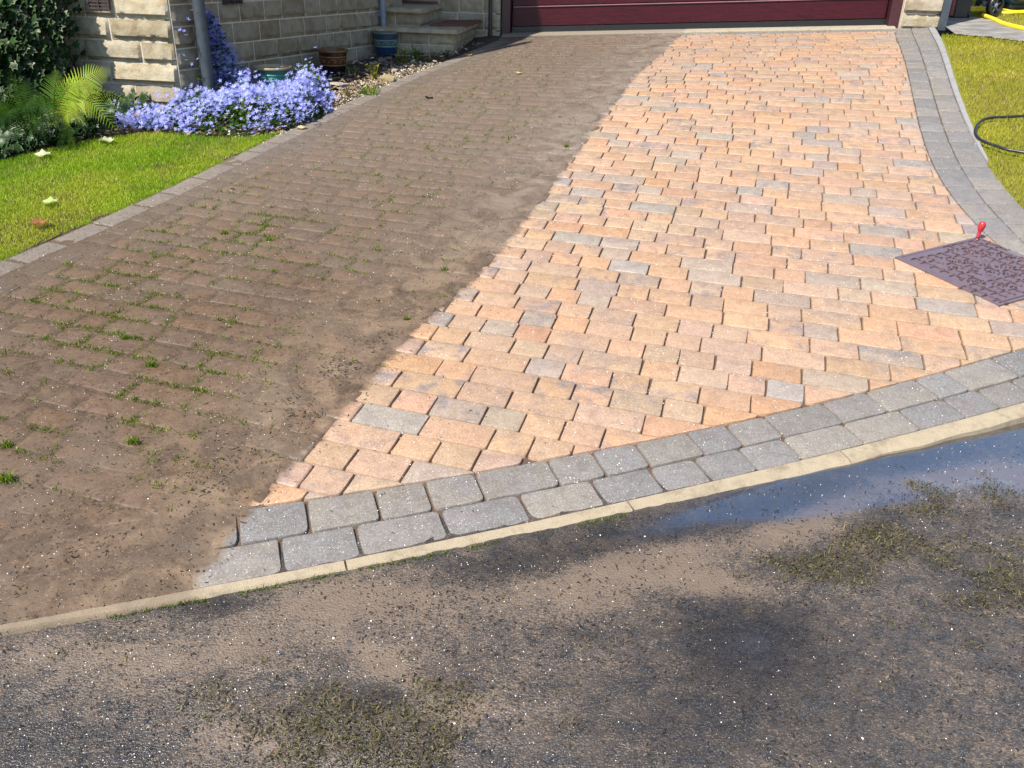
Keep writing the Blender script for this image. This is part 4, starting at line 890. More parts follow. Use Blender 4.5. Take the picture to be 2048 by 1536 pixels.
right = np.clip((-.60+edge_n-.05*zz-s_)/.24, 0, 1)
keep = right > 0; prot = prot*np.sqrt(np.clip(right, 0, 1)); dpt = rng.beta(4.5, 1.0, n)*prot
P = Wc[None]+eW[None]*s_[:, None]-bW[None]*(dpt+.02)[:, None]; P[:, 2] = np.minimum(ivz, zxy(P[:, 0], P[:, 1]))+zz; P = P[keep]; dpt = dpt[keep]
gx = rng.uniform(-4.2, -1.9, 9000); gy = rng.uniform(4.3, 6.6, 9000); gc = np.stack(xy2uv(gx, gy), 1); gk = (~in_lawn(gc)) & (((np.stack([gx, gy], 1)-Wc[:2])@eW[:2]) < -.14-.28*rng.uniform(0, 1, 9000)) & (((np.stack([gx, gy], 1)-Wc[:2])@bW[:2]) < -.02); gz = zxy(gx, gy)+rng.uniform(0, .11, 9000); P = np.concatenate([P, np.stack([gx, gy, gz], 1)[gk]]); n = len(P)
up = np.tile(-bW*.9+np.array([0, 0, .55])-eW*.15, (n, 1)); A, Bv, N = frames(n, .55, up=up+rng.normal(0, .25, (n, 3)))
cm = pick([(.018, .045, .016), (.026, .062, .02), (.035, .075, .022), (.014, .036, .016)], n, .2); ce = pick([(.12, .15, .07), (.07, .11, .045), (.20, .22, .13), (.045, .085, .03), (.04, .08, .03)], n, .2)
leaf_part('foliage', P, A, Bv, N, rng.uniform(.045, .09, n), IVY_OUT, ce, cm, M_ivy, ivy, -.25)
m = MB()
for k in range(9):
    q = Wc-eW*(.75+.2*k)-bW*.06; q[2] = ivz-.05; pts = [q+np.array([random.uniform(-.05, .05), random.uniform(-.02, .02), .18*j]) for j in range(12)]; m.tube(pts, [.014-.0009*j for j in range(12)], 6)
st_ = m.build('stems', M_wood, ivy, smooth=True); st_['kind'] = 'stuff'
# ------------------------------------------------------------------ ferns
FN = np.array([.05, -.78, .62]); FN /= np.linalg.norm(FN)
def frond(root, tip, rise, width, col, npin=27, droop=.0):
    m = MB(); r = np.array(root, float); t = np.array(tip, float); pts = []; K = 30
    for i in range(K+1):
        a = i/K; p = r+(t-r)*a; p = p+np.array([0, 0, 1])*rise*4*a*(1-a)*(1-.35*a); pts.append(p)
    pts = np.array(pts); m.tube(pts[::2], [.0035*(1-.8*i/(K//2)) for i in range(K//2+1)], 5, (col[0]*.8, col[1]*.7, col[2], 1))
    dirn = np.gradient(pts, axis=0); dirn /= np.linalg.norm(dirn, axis=1)[:, None]
    for i in range(npin*2):
        a = .12+.87*(i//2)/npin; q = np.array([np.interp(a*K, range(K+1), pts[:, j]) for j in range(3)]); d = np.array([np.interp(a*K, range(K+1), dirn[:, j]) for j in range(3)])
        sd = 1 if i % 2 else -1; lat = np.cross(d, FN); lat /= np.linalg.norm(lat)+1e-9; lat *= sd
        L = width*(math.sin(min(1, (a-.05)/.38)*math.pi/2))*(1-max(0, (a-.42)/.60))**.85*random.uniform(.9, 1.08)
        if L < .006: continue
        ax = lat*.86+d*.48+np.array([0, 0, -.05+random.uniform(-.06, .06)])-FN*.12; ax /= np.linalg.norm(ax); L *= 1.12; nn = np.cross(ax, d)*sd; wv = np.cross(nn, ax); wv /= np.linalg.norm(wv)+1e-9
        c = tuple(v*random.uniform(.82, 1.15) for v in col)+(1,); T = 7; W = L*.052
        up_, dn = [], []
        for j in range(T+1):
            b = j/T; ww = W*(1-b)**.7*(1.0 if j % 1 == 0 else .5); cen = q+ax*L*b+np.array([0, 0, -.12*L*b*b])
            up_.append(cen+wv*ww); dn.append(cen-wv*ww)
            if j < T:
                b2 = (j+.55)/T; cen2 = q+ax*L*b2+np.array([0, 0, -.12*L*b2*b2]); up_.append(cen2+wv*ww*.52); dn.append(cen2-wv*ww*.52)
        k = len(up_); m.add(up_+dn, [(j, j+1, k+j+1, k+j) for j in range(k-1)], c)
    return m
def fern(px, label, fronds, col):
    b = G(*px); b[2] -= .01; t = thing('fern', b, label, 'fern', 'ferns beside the ivy hedge')
    for (tx, ty, fwd, rise, wd, cc) in fronds:
        d = ray(tx, ty); tt = (math.hypot(b[0], b[1])+fwd)/math.hypot(d[0], d[1]); tip = np.array([d[0]*tt, d[1]*tt, CZ+d[2]*tt])
        frond(b+np.array([random.uniform(-.02, .02), random.uniform(-.02, .02), 0]), tip, rise, wd, cc).build('frond', M_leaf, t)
    return t
bright = (.29, .375, .035); mid_ = (.11, .20, .025); dark_ = (.035, .085, .02)  # mid and dark greens put the shade on those fronds into colour
fern((112, 282), 'bright yellow green fern with arching fronds at the right end of the ivy', [(224, 143, -.06, .18, .135, bright), (258, 205, -.04, .19, .095, bright), (238, 268, -.20, .29, .115, bright), (205, 185, -.12, .22, .11, bright), (118, 140, -.05, .10, .11, mid_), (172, 252, -.3, .16, .08, bright), (150, 292, -.30, .09, .08, mid_), (165, 165, -.1, .14, .11, bright), (190, 230, -.12, .22, .09, bright), (85, 190, -.1, .12, .10, mid_), (70, 262, -.25, .16, .08, mid_)], bright)
fern((72, 296), 'dull green fern in shade at the foot of the ivy beside the bright fern', [(18, 138, -.15, .08, .09, mid_), (-30, 200, -.15, .14, .11, mid_), (66, 226, -.30, .20, .10, dark_), (92, 285, -.25, .18, .08, dark_), (-30, 260, -.15, .16, .11, dark_), (50, 160, .0, .1, .10, dark_), (20, 250, -.3, .2, .10, dark_), (110, 240, -.2, .2, .09, dark_)], mid_)
# ------------------------------------------------------------------ blue bellflower
fl0 = G(480, 235); bell = thing('bellflower_plant', fl0, 'sprawling blue bellflower with starry flowers at the corner of the house', 'flowering plant')
FP = [(262, 250), (300, 264), (365, 266), (420, 268), (475, 272), (520, 262), (580, 252), (630, 238), (662, 214), (660, 172), (640, 135), (600, 128), (540, 150), (480, 150), (430, 160), (395, 180), (372, 215), (320, 232)]
fpx = np.array(FP, float)
def in_poly(x, y, P):
    ins = np.zeros(len(x), bool); j = len(P)-1
    for i in range(len(P)):
        xi, yi = P[i]; xj, yj = P[j]; c = ((yi > y) != (yj > y)) & (x < (xj-xi)*(y-yi)/(yj-yi+1e-12)+xi); ins ^= c; j = i
    return ins
quv = poly_uv([(x, y) for x, y in [(262, 252), (300, 264), (365, 268), (430, 272), (478, 276), (520, 268), (580, 258), (630, 242), (664, 222), (668, 192), (655, 168), (600, 178), (540, 190), (470, 190), (410, 200), (372, 222), (320, 240)]])
def mound(n):
    u = rng.uniform(quv[:, 0].min(), quv[:, 0].max(), n); v = rng.uniform(quv[:, 1].min(), quv[:, 1].max(), n); k = in_poly(u, v, quv); u, v = u[k], v[k]; x, y = uv2xy(u, v)
    c = np.stack([u, v], 1); seg = quv; dmin = np.full(len(u), 9.)
    for i in range(len(seg)):
        a, b = seg[i-1], seg[i]; t = np.clip(((c-a)@(b-a))/((b-a)@(b-a)), 0, 1); dmin = np.minimum(dmin, np.linalg.norm(c-a-(b-a)*t[:, None], axis=1))
    px_, py_, _ = toscreen(np.stack([x, y, zuv(u, v)], 1)); h = np.interp(px_, [262, 330, 420, 500, 560, 590, 622, 645, 668], [.08, .12, .18, .20, .16, .21, .26, .13, .08])*np.sqrt(np.clip(dmin/.17, 0, 1))*(1+.3*vnoise(x, y, 5, 111, 3)); h = h*np.where((px_ > 505) & (px_ < 600), np.clip((py_-196)/25, .62, 1), 1)*np.where((px_ > 425) & (px_ < 475), np.clip(1-np.exp(-((py_-212)/14)**2), .2, 1), 1); return x, y, zuv(u, v), np.maximum(h, .015)
def spike(n):
    a = rng.uniform(0, 1, n)**.9; xc = 456-44*a; sp = 46*(1-a)+10; yy = 168-145*a; xx = xc+rng.normal(0, .42, n)*sp; o = rng.uniform(.01, .085, n); return np.array([onplane(x_, y_, Wc+nS*o_, nS) for x_, y_, o_ in zip(xx, yy, o)])
x, y, z, h = mound(8200); dens = np.clip(.42+1.5*vnoise(x, y, 6, 113, 3), .03, 1); k = rng.uniform(0, 1, len(x)) < dens
Pf = np.stack([x, y, z+h*rng.uniform(.68, 1.12, len(x))], 1)[k]
Ps = spike(1500); ex_ = np.array([onplane(a, b, Wc+nS*.06, nS) for a, b in [(368, 62), (372, 70), (360, 60), (376, 38), (385, 20), (366, 110), (352, 118), (372, 120), (395, 118), (384, 128)]])
lq = [G(a, b) for a, b in zip(rng.uniform(240, 345, 300), rng.uniform(238, 266, 300))]; lq = np.array(lq)+np.stack([0*rng.uniform(0, 1, 300), 0*rng.uniform(0, 1, 300), rng.uniform(.02, .10, 300)], 1); Pf = np.concatenate([Pf, lq]); out_ = Pf[rng.integers(0, len(Pf), 520)]+rng.normal(0, 1, (520, 3))*np.array([.06, .06, .035])+np.array([0, 0, .02]); out_[:, 2] = np.maximum(out_[:, 2], zxy(out_[:, 0], out_[:, 1])+.015); Pf = np.concatenate([Pf, Ps, ex_, out_]); n = len(Pf)
PET = []
for i in range(5):
    a = i*2*math.pi/5; ca, sa = math.cos(a), math.sin(a)
    PET.append([(0*ca, 0), (.27*ca-.105*sa, .27*sa+.105*ca), (.56*ca, .56*sa), (.27*ca+.105*sa, .27*sa-.105*ca)])
up = np.tile(np.array([-.12, -.42, .75]), (n, 1))+rng.normal(0, .38, (n, 3)); A, Bv, N = frames(n, .0, up=up); sz = rng.uniform(.024, .038, n)
VV, FF, CC = [], [], []; colf = pick([(.29, .32, .77), (.23, .26, .72), (.36, .39, .81), (.26, .27, .76), (.46, .49, .83)], n, .12)
for i, o in enumerate(PET):
    V1, k_ = shapes(Pf, A, Bv, N, sz, o, .5); FF.append((np.arange(n)*4)[:, None]+np.arange(4)[None]+sum(len(q) for q in VV)); VV.append(V1); c1 = np.repeat(colf, 4, 0); c1[0::4, :3] = c1[0::4, :3]*.5+np.array([.35, .36, .4]); CC.append(c1)
M_petal = blade_material('blue_petal', (1.0, 1.0, 1.05))
fl = fastmesh('flowers', np.concatenate(VV), np.concatenate(FF), M_petal, np.concatenate(CC), parent=bell); fl['kind'] = 'stuff'
x, y, z, h = mound(9000); P = np.stack([x, y, z+h*rng.uniform(.1, .92, len(x))], 1); P = np.concatenate([P, spike(900)]); n = len(P); A, Bv, N = frames(n, .9)
V, k_ = shapes(P, A, Bv, N, rng.uniform(.018, .042, n), [(.5, 0), (.0, .36), (-.45, 0), (.0, -.36)], -.2)
fastmesh('foliage', V, (np.arange(n)*4)[:, None]+np.arange(4)[None], M_leaf, np.repeat(pick([(.04, .10, .015), (.07, .14, .02), (.10, .17, .02), (.025, .06, .012)], n, .2), 4, 0), parent=bell)

# ------------------------------------------------------------------ pots
def glaze(name, rough=.22):
    t = NT(name); co = t.coord(); at = t.attr(); n1 = t.noise(co, 30, 4); c = t.mix(n1.outputs[0], t.mix(1.0, at.outputs[0], (.7, .7, .7), 'MULTIPLY'), t.mix(1.0, at.outputs[0], (1.2, 1.2, 1.2), 'MULTIPLY'))
    return t.out(t.princ(base=c, rough=rough, spec=.5, normal=t.bump(n1.outputs[0], .15, .004)))
M_glaze = glaze('pot_glaze')
def pot(base_px, rim_px, rim_w, base_ratio, cols, label, scroll, scroll_col, band=(.42, .8)):
    b = G(*base_px); zr = zat(rim_px[0], rim_px[1], b); H = zr-b[2]; d = math.hypot(b[0], b[1]); dep = (np.array([b[0], b[1], zr-CZ])@Fv); R = rim_w/FPX*dep/2; rb = R*base_ratio
    t = thing('plant_pot', b, label, 'plant pot', 'glazed pots along the house wall')
    rad = lambda f: rb+(R*.90-rb)*(f**.7)
    prof = [(rb*.93, 0), (rb, .01)]+[(rad(f), H*.90*f) for f in np.linspace(.06, 1, 22)]; cc = []
    for r_, z_ in prof:
        f = z_/(H*.9); cc.append(tuple(cols[0] if f < band[0] else cols[1] if f < band[1] else cols[2])+(1,))
    m = MB(); m.lathe(prof, b, n=48, cols=cc); m.build('body', M_glaze, t, smooth=True, angle=60)
    m = MB(); m.lathe([(R*.88, H*.885), (R*.97, H*.90), (R, H*.93), (R, H*.975), (R*.985, H), (R*.90, H*.995), (R*.86, H*.95), (R*.83, H*.86)], b, n=48, cols=[tuple(cols[3])+(1,)]*8); m.build('rim', M_glaze, t, smooth=True, angle=60)
    m = MB(); m.lathe([(R*.80, H*.83), (R*.84, H*.85), (R*.82, H*.86), (.01, H*.875)], b, n=30, col=(.05, .035, .025, 1)); m.build('compost', M_soil, t, smooth=True)
    for f in band:
        m = MB(); z_ = H*.9*f; r_ = rad(f); m.lathe([(r_-.002, z_-.005), (r_+.003, z_-.003), (r_+.003, z_+.003), (r_-.002, z_+.005)], b, n=48, col=tuple(scroll_col)+(1,)); m.build('raised_ring', M_glaze, t, smooth=True)
    nrep = scroll
    for q in range(nrep):
        m = MB(); pts = []
        for i in range(26):
            a = i/25; ang = 2*math.pi*(q+a*.95)/nrep; f = (band[0]+band[1])/2
            if a < .62: zz_ = f+(band[1]-band[0])*.26*math.sin(a/.62*math.pi*1.25-1.2); an = ang
            else: k_ = (a-.62)/.38*2*math.pi*1.1; an = 2*math.pi*(q+.62)/nrep+.10*math.sin(k_)*(1-.4*(a-.62)/.38); zz_ = f+(band[1]-band[0])*.17*math.cos(k_)
            r_ = rad(zz_)+.001; pts.append(b+np.array([r_*math.cos(an), r_*math.sin(an), H*.9*zz_]))
        m.tube(pts, .0028, 5, tuple(scroll_col)+(1,)); m.build('scroll', M_glaze, t, smooth=True)
    return t
pot((668, 147), (664, 98.5), 62, .70, [(.010, .008, .010), (.085, .030, .012), (.030, .014, .010), (.14, .065, .025)], 'dark brown glazed pot with a scroll band, right of the blue flowers', 7, (.22, .12, .05))
pot((773, 112), (771, 62.5), 54, .72, [(.012, .035, .085), (.055, .115, .125), (.022, .05, .095), (.11, .13, .12)], 'blue glazed pot with a pale green band in front of the steps', 7, (.20, .25, .20), band=(.46, .74))
pot((551, 186), (552, 132), 74, .72, [(.02, .10, .08), (.05, .22, .16), (.03, .16, .12), (.42, .31, .17)], 'green glazed pot with a tan rim half hidden in the blue flowers', 7, (.10, .30, .24), band=(.4, .8))
# ------------------------------------------------------------------ bed: litter, stones, weeds
def in_bed(x, y):
    u, v = xy2uv(x, y); c = np.stack([u, v], 1); return (left_of(c, L_out) > .01) & ~in_lawn(c) & (v > 4.6)
n = 26000; x = rng.uniform(-3.6, -.3, n); y = rng.uniform(5.2, 8.6, n); k = in_bed(x, y); x, y = x[k], y[k]; z = zxy(x, y)+.004; k = (np.stack([x, y], 1)-Wc[:2])@nS[:2] > .02; x, y, z = x[k], y[k], z[k]; px, py, _ = toscreen(np.stack([x, y, z], 1))
sun_side = np.clip((py-.0*px-(150-.18*(px-690)))/30, 0, 1); k = rng.uniform(0, 1, len(x)) < .35+.3*vnoise(x, y, 5, 121, 3)+.2*sun_side; x, y, z = x[k], y[k], z[k]+rng.uniform(0, .02, k.sum())
tag(flakes('leaf_litter', np.stack([x, y, z], 1), rng.uniform(.010, .042, len(x)), pick([(.16, .10, .06), (.26, .18, .11), (.36, .28, .19), (.09, .055, .035), (.20, .12, .08), (.42, .36, .27)], len(x)), M_dry, .6, .5, cup=.5), 'dry brown leaf litter lying in the border under the pots', 'leaf litter', kind='stuff')
n = 9000; u = rng.uniform(-3.6, -2.3, n); v = rng.uniform(4.8, 7.8, n); c = np.stack([u, v], 1); dl = left_of(c, L_out); k = (dl > -.03) & (dl < .30+.1*vnoise(u, v, 5, 3)) & ~in_lawn(c) & (v < 7.3); u, v = u[k], v[k]; x, y = uv2xy(u, v)
tag(tets('gravel', np.stack([x, y, zuv(u, v)], 1), rng.uniform(.004, .013, len(x)), pick([(.36, .30, .20), (.42, .36, .26), (.28, .22, .15), (.48, .43, .33)], len(x)), M_dry), 'pale gravel along the edge of the border', 'gravel', kind='stuff')
def rock(px, wpx, hgt, col, label, flat=.5, sq=1.0):
    b = G(*px); R = wpx/FPX*(np.array([b[0], b[1], b[2]-CZ])@Fv)/2; import bmesh
    bm = bmesh.new(); bmesh.ops.create_icosphere(bm, subdivisions=4, radius=1.0); sd = px[0]*.37
    pl = [(Vector((random.gauss(0, 1), random.gauss(0, 1), random.gauss(0, .6))).normalized(), random.uniform(.62, .85)) for _ in range(9)]+[(Vector((.05, -.1, 1)).normalized(), .62)]
    for v in bm.verts:
        p = v.co.normalized()
        for nn, d in pl:
            k = p.dot(nn)
            if k > d: p = p-nn*(k-d)
        p = p*(1+.07*mnoise.noise(p*2.2+Vector((sd, 0, 0)))+.03*mnoise.noise(p*7)); v.co = Vector((p.x*R, p.y*R*sq, p.z*hgt))
    me = bpy.data.meshes.new('rock'); bm.to_mesh(me); bm.free(); at_ = me.color_attributes.new('Col', 'FLOAT_COLOR', 'POINT'); at_.data.foreach_set('color', np.tile(np.array(tuple(col)+(1,), np.float32), len(me.vertices))); me.polygons.foreach_set('use_smooth', np.ones(len(me.polygons), bool))
    try: me.set_sharp_from_angle(angle=math.radians(28))
    except Exception: pass
    me.materials.append(M_stone); o = bpy.data.objects.new('rock', me); C.objects.link(o); o.location = (b[0], b[1], b[2]+hgt*.35); o.rotation_euler = (0, .1, random.uniform(0, .6)); tag(o, label, 'rock', 'stones in the border'); return o
rock((775, 163), 34, .045, (.34, .28, .16), 'angular tan stone on the edge of the border by the drive', sq=.8)
rock((680, 174), 48, .03, (.42, .37, .27), 'flat pale stone just right of the blue flowers', sq=.55)
rock((766, 126), 24, .035, (.17, .16, .16), 'grey rounded stone in front of the blue pot', sq=.8)
rock((790, 143), 20, .02, (.40, .33, .26), 'small buff stone behind the angular tan stone', sq=.8)
def weed(px, label, n, L, wd, cols, kind='leaf', spread=.06, hgt=.1, cat='weed', name='weed', grp='weeds in the border'):
    b = G(*px); t = None
    if kind == 'blade':
        P = np.tile(b, (n, 1))+np.clip(rng.normal(0, spread*.6, (n, 3)), -spread, spread)*np.array([1, .7, 0]); V, F, cc = blades(P, L, wd, pick(cols, n, .2), .9); o = fastmesh(name, V, F, M_leaf, cc)
    else:
        P = np.tile(b, (n, 1))+np.concatenate([rng.normal(0, spread, (n, 2)), rng.uniform(.005, hgt, (n, 1))], 1); A, Bv, N = frames(n, .55); A = A; V, k_ = shapes(P, A, Bv, N, rng.uniform(.7, 1.2, n)*L, [(.5, 0), (.2, .2), (-.2, .17), (-.5, 0), (-.2, -.17), (.2, -.2)], -.35)
        st = np.stack([np.tile(b+np.array([-.002, 0, -.004]), (n, 1)), np.tile(b+np.array([.002, 0, -.004]), (n, 1)), P+np.array([.0008, 0, 0]), P+np.array([.0004, 0, .0008]), P+np.array([-.0004, 0, .0008]), P+np.array([-.0008, 0, 0])], 1).reshape(-1, 3)
        F = (np.arange(2*n)*6)[:, None]+np.arange(6)[None]; V = np.concatenate([V, st]); cc = np.repeat(pick(cols, n, .2), 6, 0); o = fastmesh(name, V, F, M_leaf, np.concatenate([cc, cc*np.array([.7, .6, .6, 1])]))
    return tag(o, label, cat, grp)
gy = [(.20, .25, .02), (.28, .28, .03), (.16, .22, .02)]; gg = [(.05, .14, .02), (.08, .18, .03), (.10, .16, .04)]
weed((807, 128), 'yellow green leafy weed standing in the border right of the blue pot', 46, .035, 0, gy, spread=.035, hgt=.13)
weed((833, 118), 'tuft of green strappy leaves below the stone steps', 34, .10, .012, gg, 'blade', .03)
weed((852, 121), 'low pale green weed at the corner of the steps', 26, .035, 0, gy, spread=.045, hgt=.03)
weed((750, 158), 'thin yellow weed beside the angular tan stone', 40, .03, 0, gy, spread=.028, hgt=.12)
weed((706, 150), 'small rounded green weed at the foot of the brown pot', 34, .032, 0, [(.14, .22, .03), (.10, .2, .03)], spread=.03, hgt=.06)
weed((738, 188), 'grassy green tuft spreading over the gravel edge', 90, .06, .006, [(.14, .22, .02), (.22, .26, .03), (.08, .16, .02)], 'blade', .07)
weed((690, 190), 'flat patch of small green weeds on the gravel', 40, .028, 0, [(.12, .18, .02), (.2, .22, .04)], spread=.06, hgt=.02)
weed((558, 250), 'clump of dandelion like leaves at the front of the blue flowers', 40, .11, .014, [(.06, .2, .02), (.12, .24, .03)], 'blade', .035)
weed((895, 112), 'dark green ivy sprig at the base of the lower step', 22, .03, 0, [(.03, .07, .02), (.05, .09, .03)], spread=.04, hgt=.05)
weed((450, 187), 'dark green leafy hump in the middle of the blue flowers', 160, .028, 0, [(.05, .11, .015), (.09, .15, .02)], spread=.07, hgt=.25)
# big tufts on the grimy drive
for (px_, py_, sz_, lab) in [(305, 732, 1.0, 'spiky bright weed tuft in a joint of the grimy blocks, near the drive centre left'), (268, 887, 1.0, 'pale spiky weed tuft lowest on the grimy half of the drive'), (15, 893, .9, 'round green moss cushion at the left edge of the photo'), (14, 962, 1.3, 'larger round moss cushion below the other at the left edge'), (538, 481, .9, 'bushy green tuft in the grimy blocks, right of its twin'), (449, 468, .9, 'bushy green tuft in the grimy blocks, left of its twin'), (250, 678, .8, 'dense green tuft between two brown blocks above the spiky tuft'), (890, 540, .7, 'green tuft near the cleaned edge halfway up the drive'), (813, 640, .7, 'green tuft just left of the dirty edge where a grey block shows'), (1133, 294, .8, 'dark green tuft far up the drive at the dirty edge')]:
    weed((px_, py_), lab, int(60*sz_), .022*sz_, .0035, [(.13, .22, .02), (.2, .26, .03), (.09, .15, .02)], 'blade', .016*sz_, cat='weed tuft', name='weed_tuft', grp='weed tufts in the driveway joints')
# ------------------------------------------------------------------ fallen leaves
MAP = [(.5, 0), (.36, .16), (.37, .33), (.18, .31), (.0, .46), (-.12, .31), (-.36, .27), (-.34, .09), (-.46, 0), (-.34, -.10), (-.33, -.27), (-.12, -.29), (.02, -.44), (.17, -.32), (.36, -.30), (.36, -.15)]
def fallen(px, wpx, col, label, rot, lift=.02, curl=1.0, outline=MAP):
    b = G(*px); R = 1.3*wpx/FPX*(np.array([b[0], b[1], b[2]-CZ])@Fv); m = MB(); k = len(outline); vs = []; rr = [0, .5, 1.0]
    for f in rr[1:]:
        for (a, c) in outline:
            x_, y_ = a*f, c*f; X_ = R*(x_*math.cos(rot)-y_*math.sin(rot)); Y_ = R*(x_*math.sin(rot)+y_*math.cos(rot)); vs.append((b[0]+X_, b[1]+Y_, b[2]+lift+R*curl*(y_*y_+.4*x_*x_)+R*.06*math.sin(9*x_+5*y_)))
    vs = [(b[0], b[1], b[2]+lift)]+vs; fs = [(0, 1+i, 1+(i+1) % k) for i in range(k)]+[(1+i, 1+k+i, 1+k+(i+1) % k, 1+(i+1) % k) for i in range(k)]
    m.add(vs, fs, tuple(col)+(1,)); o = m.build('fallen_leaf', M_leaf, smooth=True); return tag(o, label, 'leaf', 'fallen leaves')
fallen((86, 318), 30, (.66, .66, .46), 'pale cream maple leaf on the lawn nearest the ivy', .4)
fallen((215, 289), 28, (.55, .57, .36), 'pale cream maple leaf on the lawn in front of the bright fern', 2.9)
fallen((100, 415), 28, (.45, .55, .22), 'pale green maple leaf in the middle of the left lawn', .2, .025)
fallen((83, 460), 30, (.36, .17, .08), 'curled brown leaf on the lawn beside the driveway edge', 1.2, .03, 1.4)
fallen((275, 250), 14, (.50, .26, .10), 'small orange leaf among the left tips of the blue flowers', .5, .06, 1.0)
fallen((603, 258), 20, (.55, .47, .30), 'dry straw coloured leaf on the edging below the blue flowers', .3, .01, .3)
fallen((1037, 148), 12, (.62, .48, .30), 'pale dry leaf far up the grimy drive', .3, .008, .5)
fallen((937, 112), 14, (.45, .30, .18), 'brown dry leaf on the drive below the steps', 1.0, .008, .6)
def stick(pts, r, label, col, nm='twig'):
    q = [G(*p)+np.array([0, 0, .006]) for p in pts]; m = MB(); m.tube(q, [r*(1-.5*i/len(q)) for i in range(len(q))], 6, tuple(col)+(1,)); return tag(m.build(nm, M_dry, smooth=True), label, 'twig', 'twigs on the ground')
stick([(852, 195), (858, 198), (866, 197)], .008, 'short black twig on the grimy drive below the border', (.012, .009, .008))
stick([(99, 1531), (110, 1515), (117, 1503)], .0016, 'thin straw lying on the road at the lower left', (.35, .22, .10))
stick([(1728, 1374), (1733, 1381), (1737, 1388)], .003, 'pale chip of straw on the dark road at the right', (.62, .50, .32))
stick([(462, 380), (466, 379), (470, 381)], .003, 'tiny dark twig on the grimy blocks near the lawn edge', (.03, .02, .015))
# ------------------------------------------------------------------ access cover with a screwdriver
mA, mB_, mC = G(1795, 517), G(1998, 611), G(1955, 478); mD = mB_+mC-mA
nrm = np.cross(mB_-mA, mC-mA); nrm /= np.linalg.norm(nrm); nrm = nrm if nrm[2] > 0 else -nrm
def cast_material():
    t = NT('cast_iron_brown'); co = t.coord(); n1 = t.noise(co, 30, 5); n2 = t.noise(co, 300, 2)
    c = t.mix(n1.outputs[0], (.115, .085, .10), (.18, .135, .155)); c = t.mix(t.ramp(n1.outputs[0], .60, .76), c, (.15, .075, .055))
    return t.out(t.princ(base=c, rough=.34, spec=.6, metal=.15, normal=t.bump(n2.outputs[0], .25, .003)))
M_cast = cast_material(); M_rib = simple('rusty_iron', (.098, .058, .062), .42, .3, 60)
cov = thing('access_cover', mA, 'square cast iron access cover set diamond-wise in the cleaned blocks', 'manhole cover')
m = MB(); cen = (mA+mD)/2; cor = [mA, mB_, mD, mC]
def ring(f, up): return [cen+(q-cen)*f+nrm*up for q in cor]
r0, r1, r2, r3 = ring(1.03, -.05), ring(1.03, .0075), ring(.985, .0085), ring(.965, .002)
m.add(r0+r1+r2+r3, [(k+4*j, (k+1) % 4+4*j, (k+1) % 4+4*(j+1), k+4*(j+1)) for j in range(3) for k in range(4)]); m.build('cover_frame', M_cast, cov)
m = MB(); r1, r2 = ring(.955, .001), ring(.945, .0075); m.add(ring(.955, -.04)+r1+r2, [(k+4*j, (k+1) % 4+4*j, (k+1) % 4+4*(j+1), k+4*(j+1)) for j in range(2) for k in range(4)]+[(8, 9, 10, 11)]); lid = m.build('cover_plate', M_cast, cov)
e1 = (mD-mA)/np.linalg.norm(mD-mA); e2 = np.cross(nrm, e1); half = np.linalg.norm(mD-mA)/2*.94
def lp(a, b, h=.0085): return cen+e1*a+e2*b+nrm*h
m = MB()
def rib(pts, w_=.0042, h=.0052):
    n_ = len(pts); vs = []
    for i, (a, b) in enumerate(pts):
        p0 = pts[max(0, i-1)]; p1 = pts[min(n_-1, i+1)]; dx, dy = p1[0]-p0[0], p1[1]-p0[1]; l = math.hypot(dx, dy); nx, ny = -dy/l, dx/l
        for o, z in ((-w_, 0), (-w_*.55, h), (w_*.55, h), (w_, 0)): vs.append(lp(a+nx*o, b+ny*o, .0073+z))
    m.add(vs, [(i*4+j, (i+1)*4+j, (i+1)*4+j+1, i*4+j+1) for i in range(n_-1) for j in range(3)]+[(0, 1, 2, 3), ((n_-1)*4+3, (n_-1)*4+2, (n_-1)*4+1, (n_-1)*4)])
rows_b = np.arange(-.342, .345, .0305)
for i, b in enumerate(rows_b):
    text = i in (6, 10, 12, 16)
    a = -.36+(i % 2)*.038
    while a < .36:
        L_ = .060
        if abs(a+L_/2)+abs(b) < half-.028 and not ((text and abs(a+L_/2) < .20) or (abs(a+L_/2) < .05 and abs(abs(b)-.075) < .03)):
            rib([(a+L_*t_, b+.011*math.sin(t_*2*math.pi-.6)) for t_ in np.linspace(0, 1, 9)])
        a += .076
rb_o = m.build('tread_rib', M_rib, lid, smooth=True, angle=40); rb_o['kind'] = 'stuff'
m = MB()
for i, b in enumerate(rows_b):
    if i in (6, 10, 12, 16):
        a = -.17
        while a < .17:
            if abs(a)+abs(b) < half-.05 and random.random() > .12:
                for _ in range(3):
                    x0, y0 = random.uniform(0, .010), random.uniform(-.009, .009); rib([(a+x0, b+y0), (a+x0+random.choice([0, .008, -.002]), b+y0+random.choice([.009, -.009, .0]) + .001)], .0026, .0055)
            a += .017
lt = m.build('worn_lettering', M_rib, lid); lt['kind'] = 'stuff'
for b in (-.075, .075):
    m = MB(); pr = [(.022, .0073), (.021, .012), (.012, .0122), (.010, .0075)]
    vs = []; n_ = 6
    for r_, h_ in pr:
        for k in range(n_): vs.append(lp(r_*math.cos(k*math.pi/3), b+r_*math.sin(k*math.pi/3), h_))
    m.add(vs, [(j*n_+k, j*n_+(k+1) % n_, (j+1)*n_+(k+1) % n_, (j+1)*n_+k) for j in range(3) for k in range(n_)]+[tuple(18+k for k in range(6))]); m.build('key_hole', M_cast, lid)
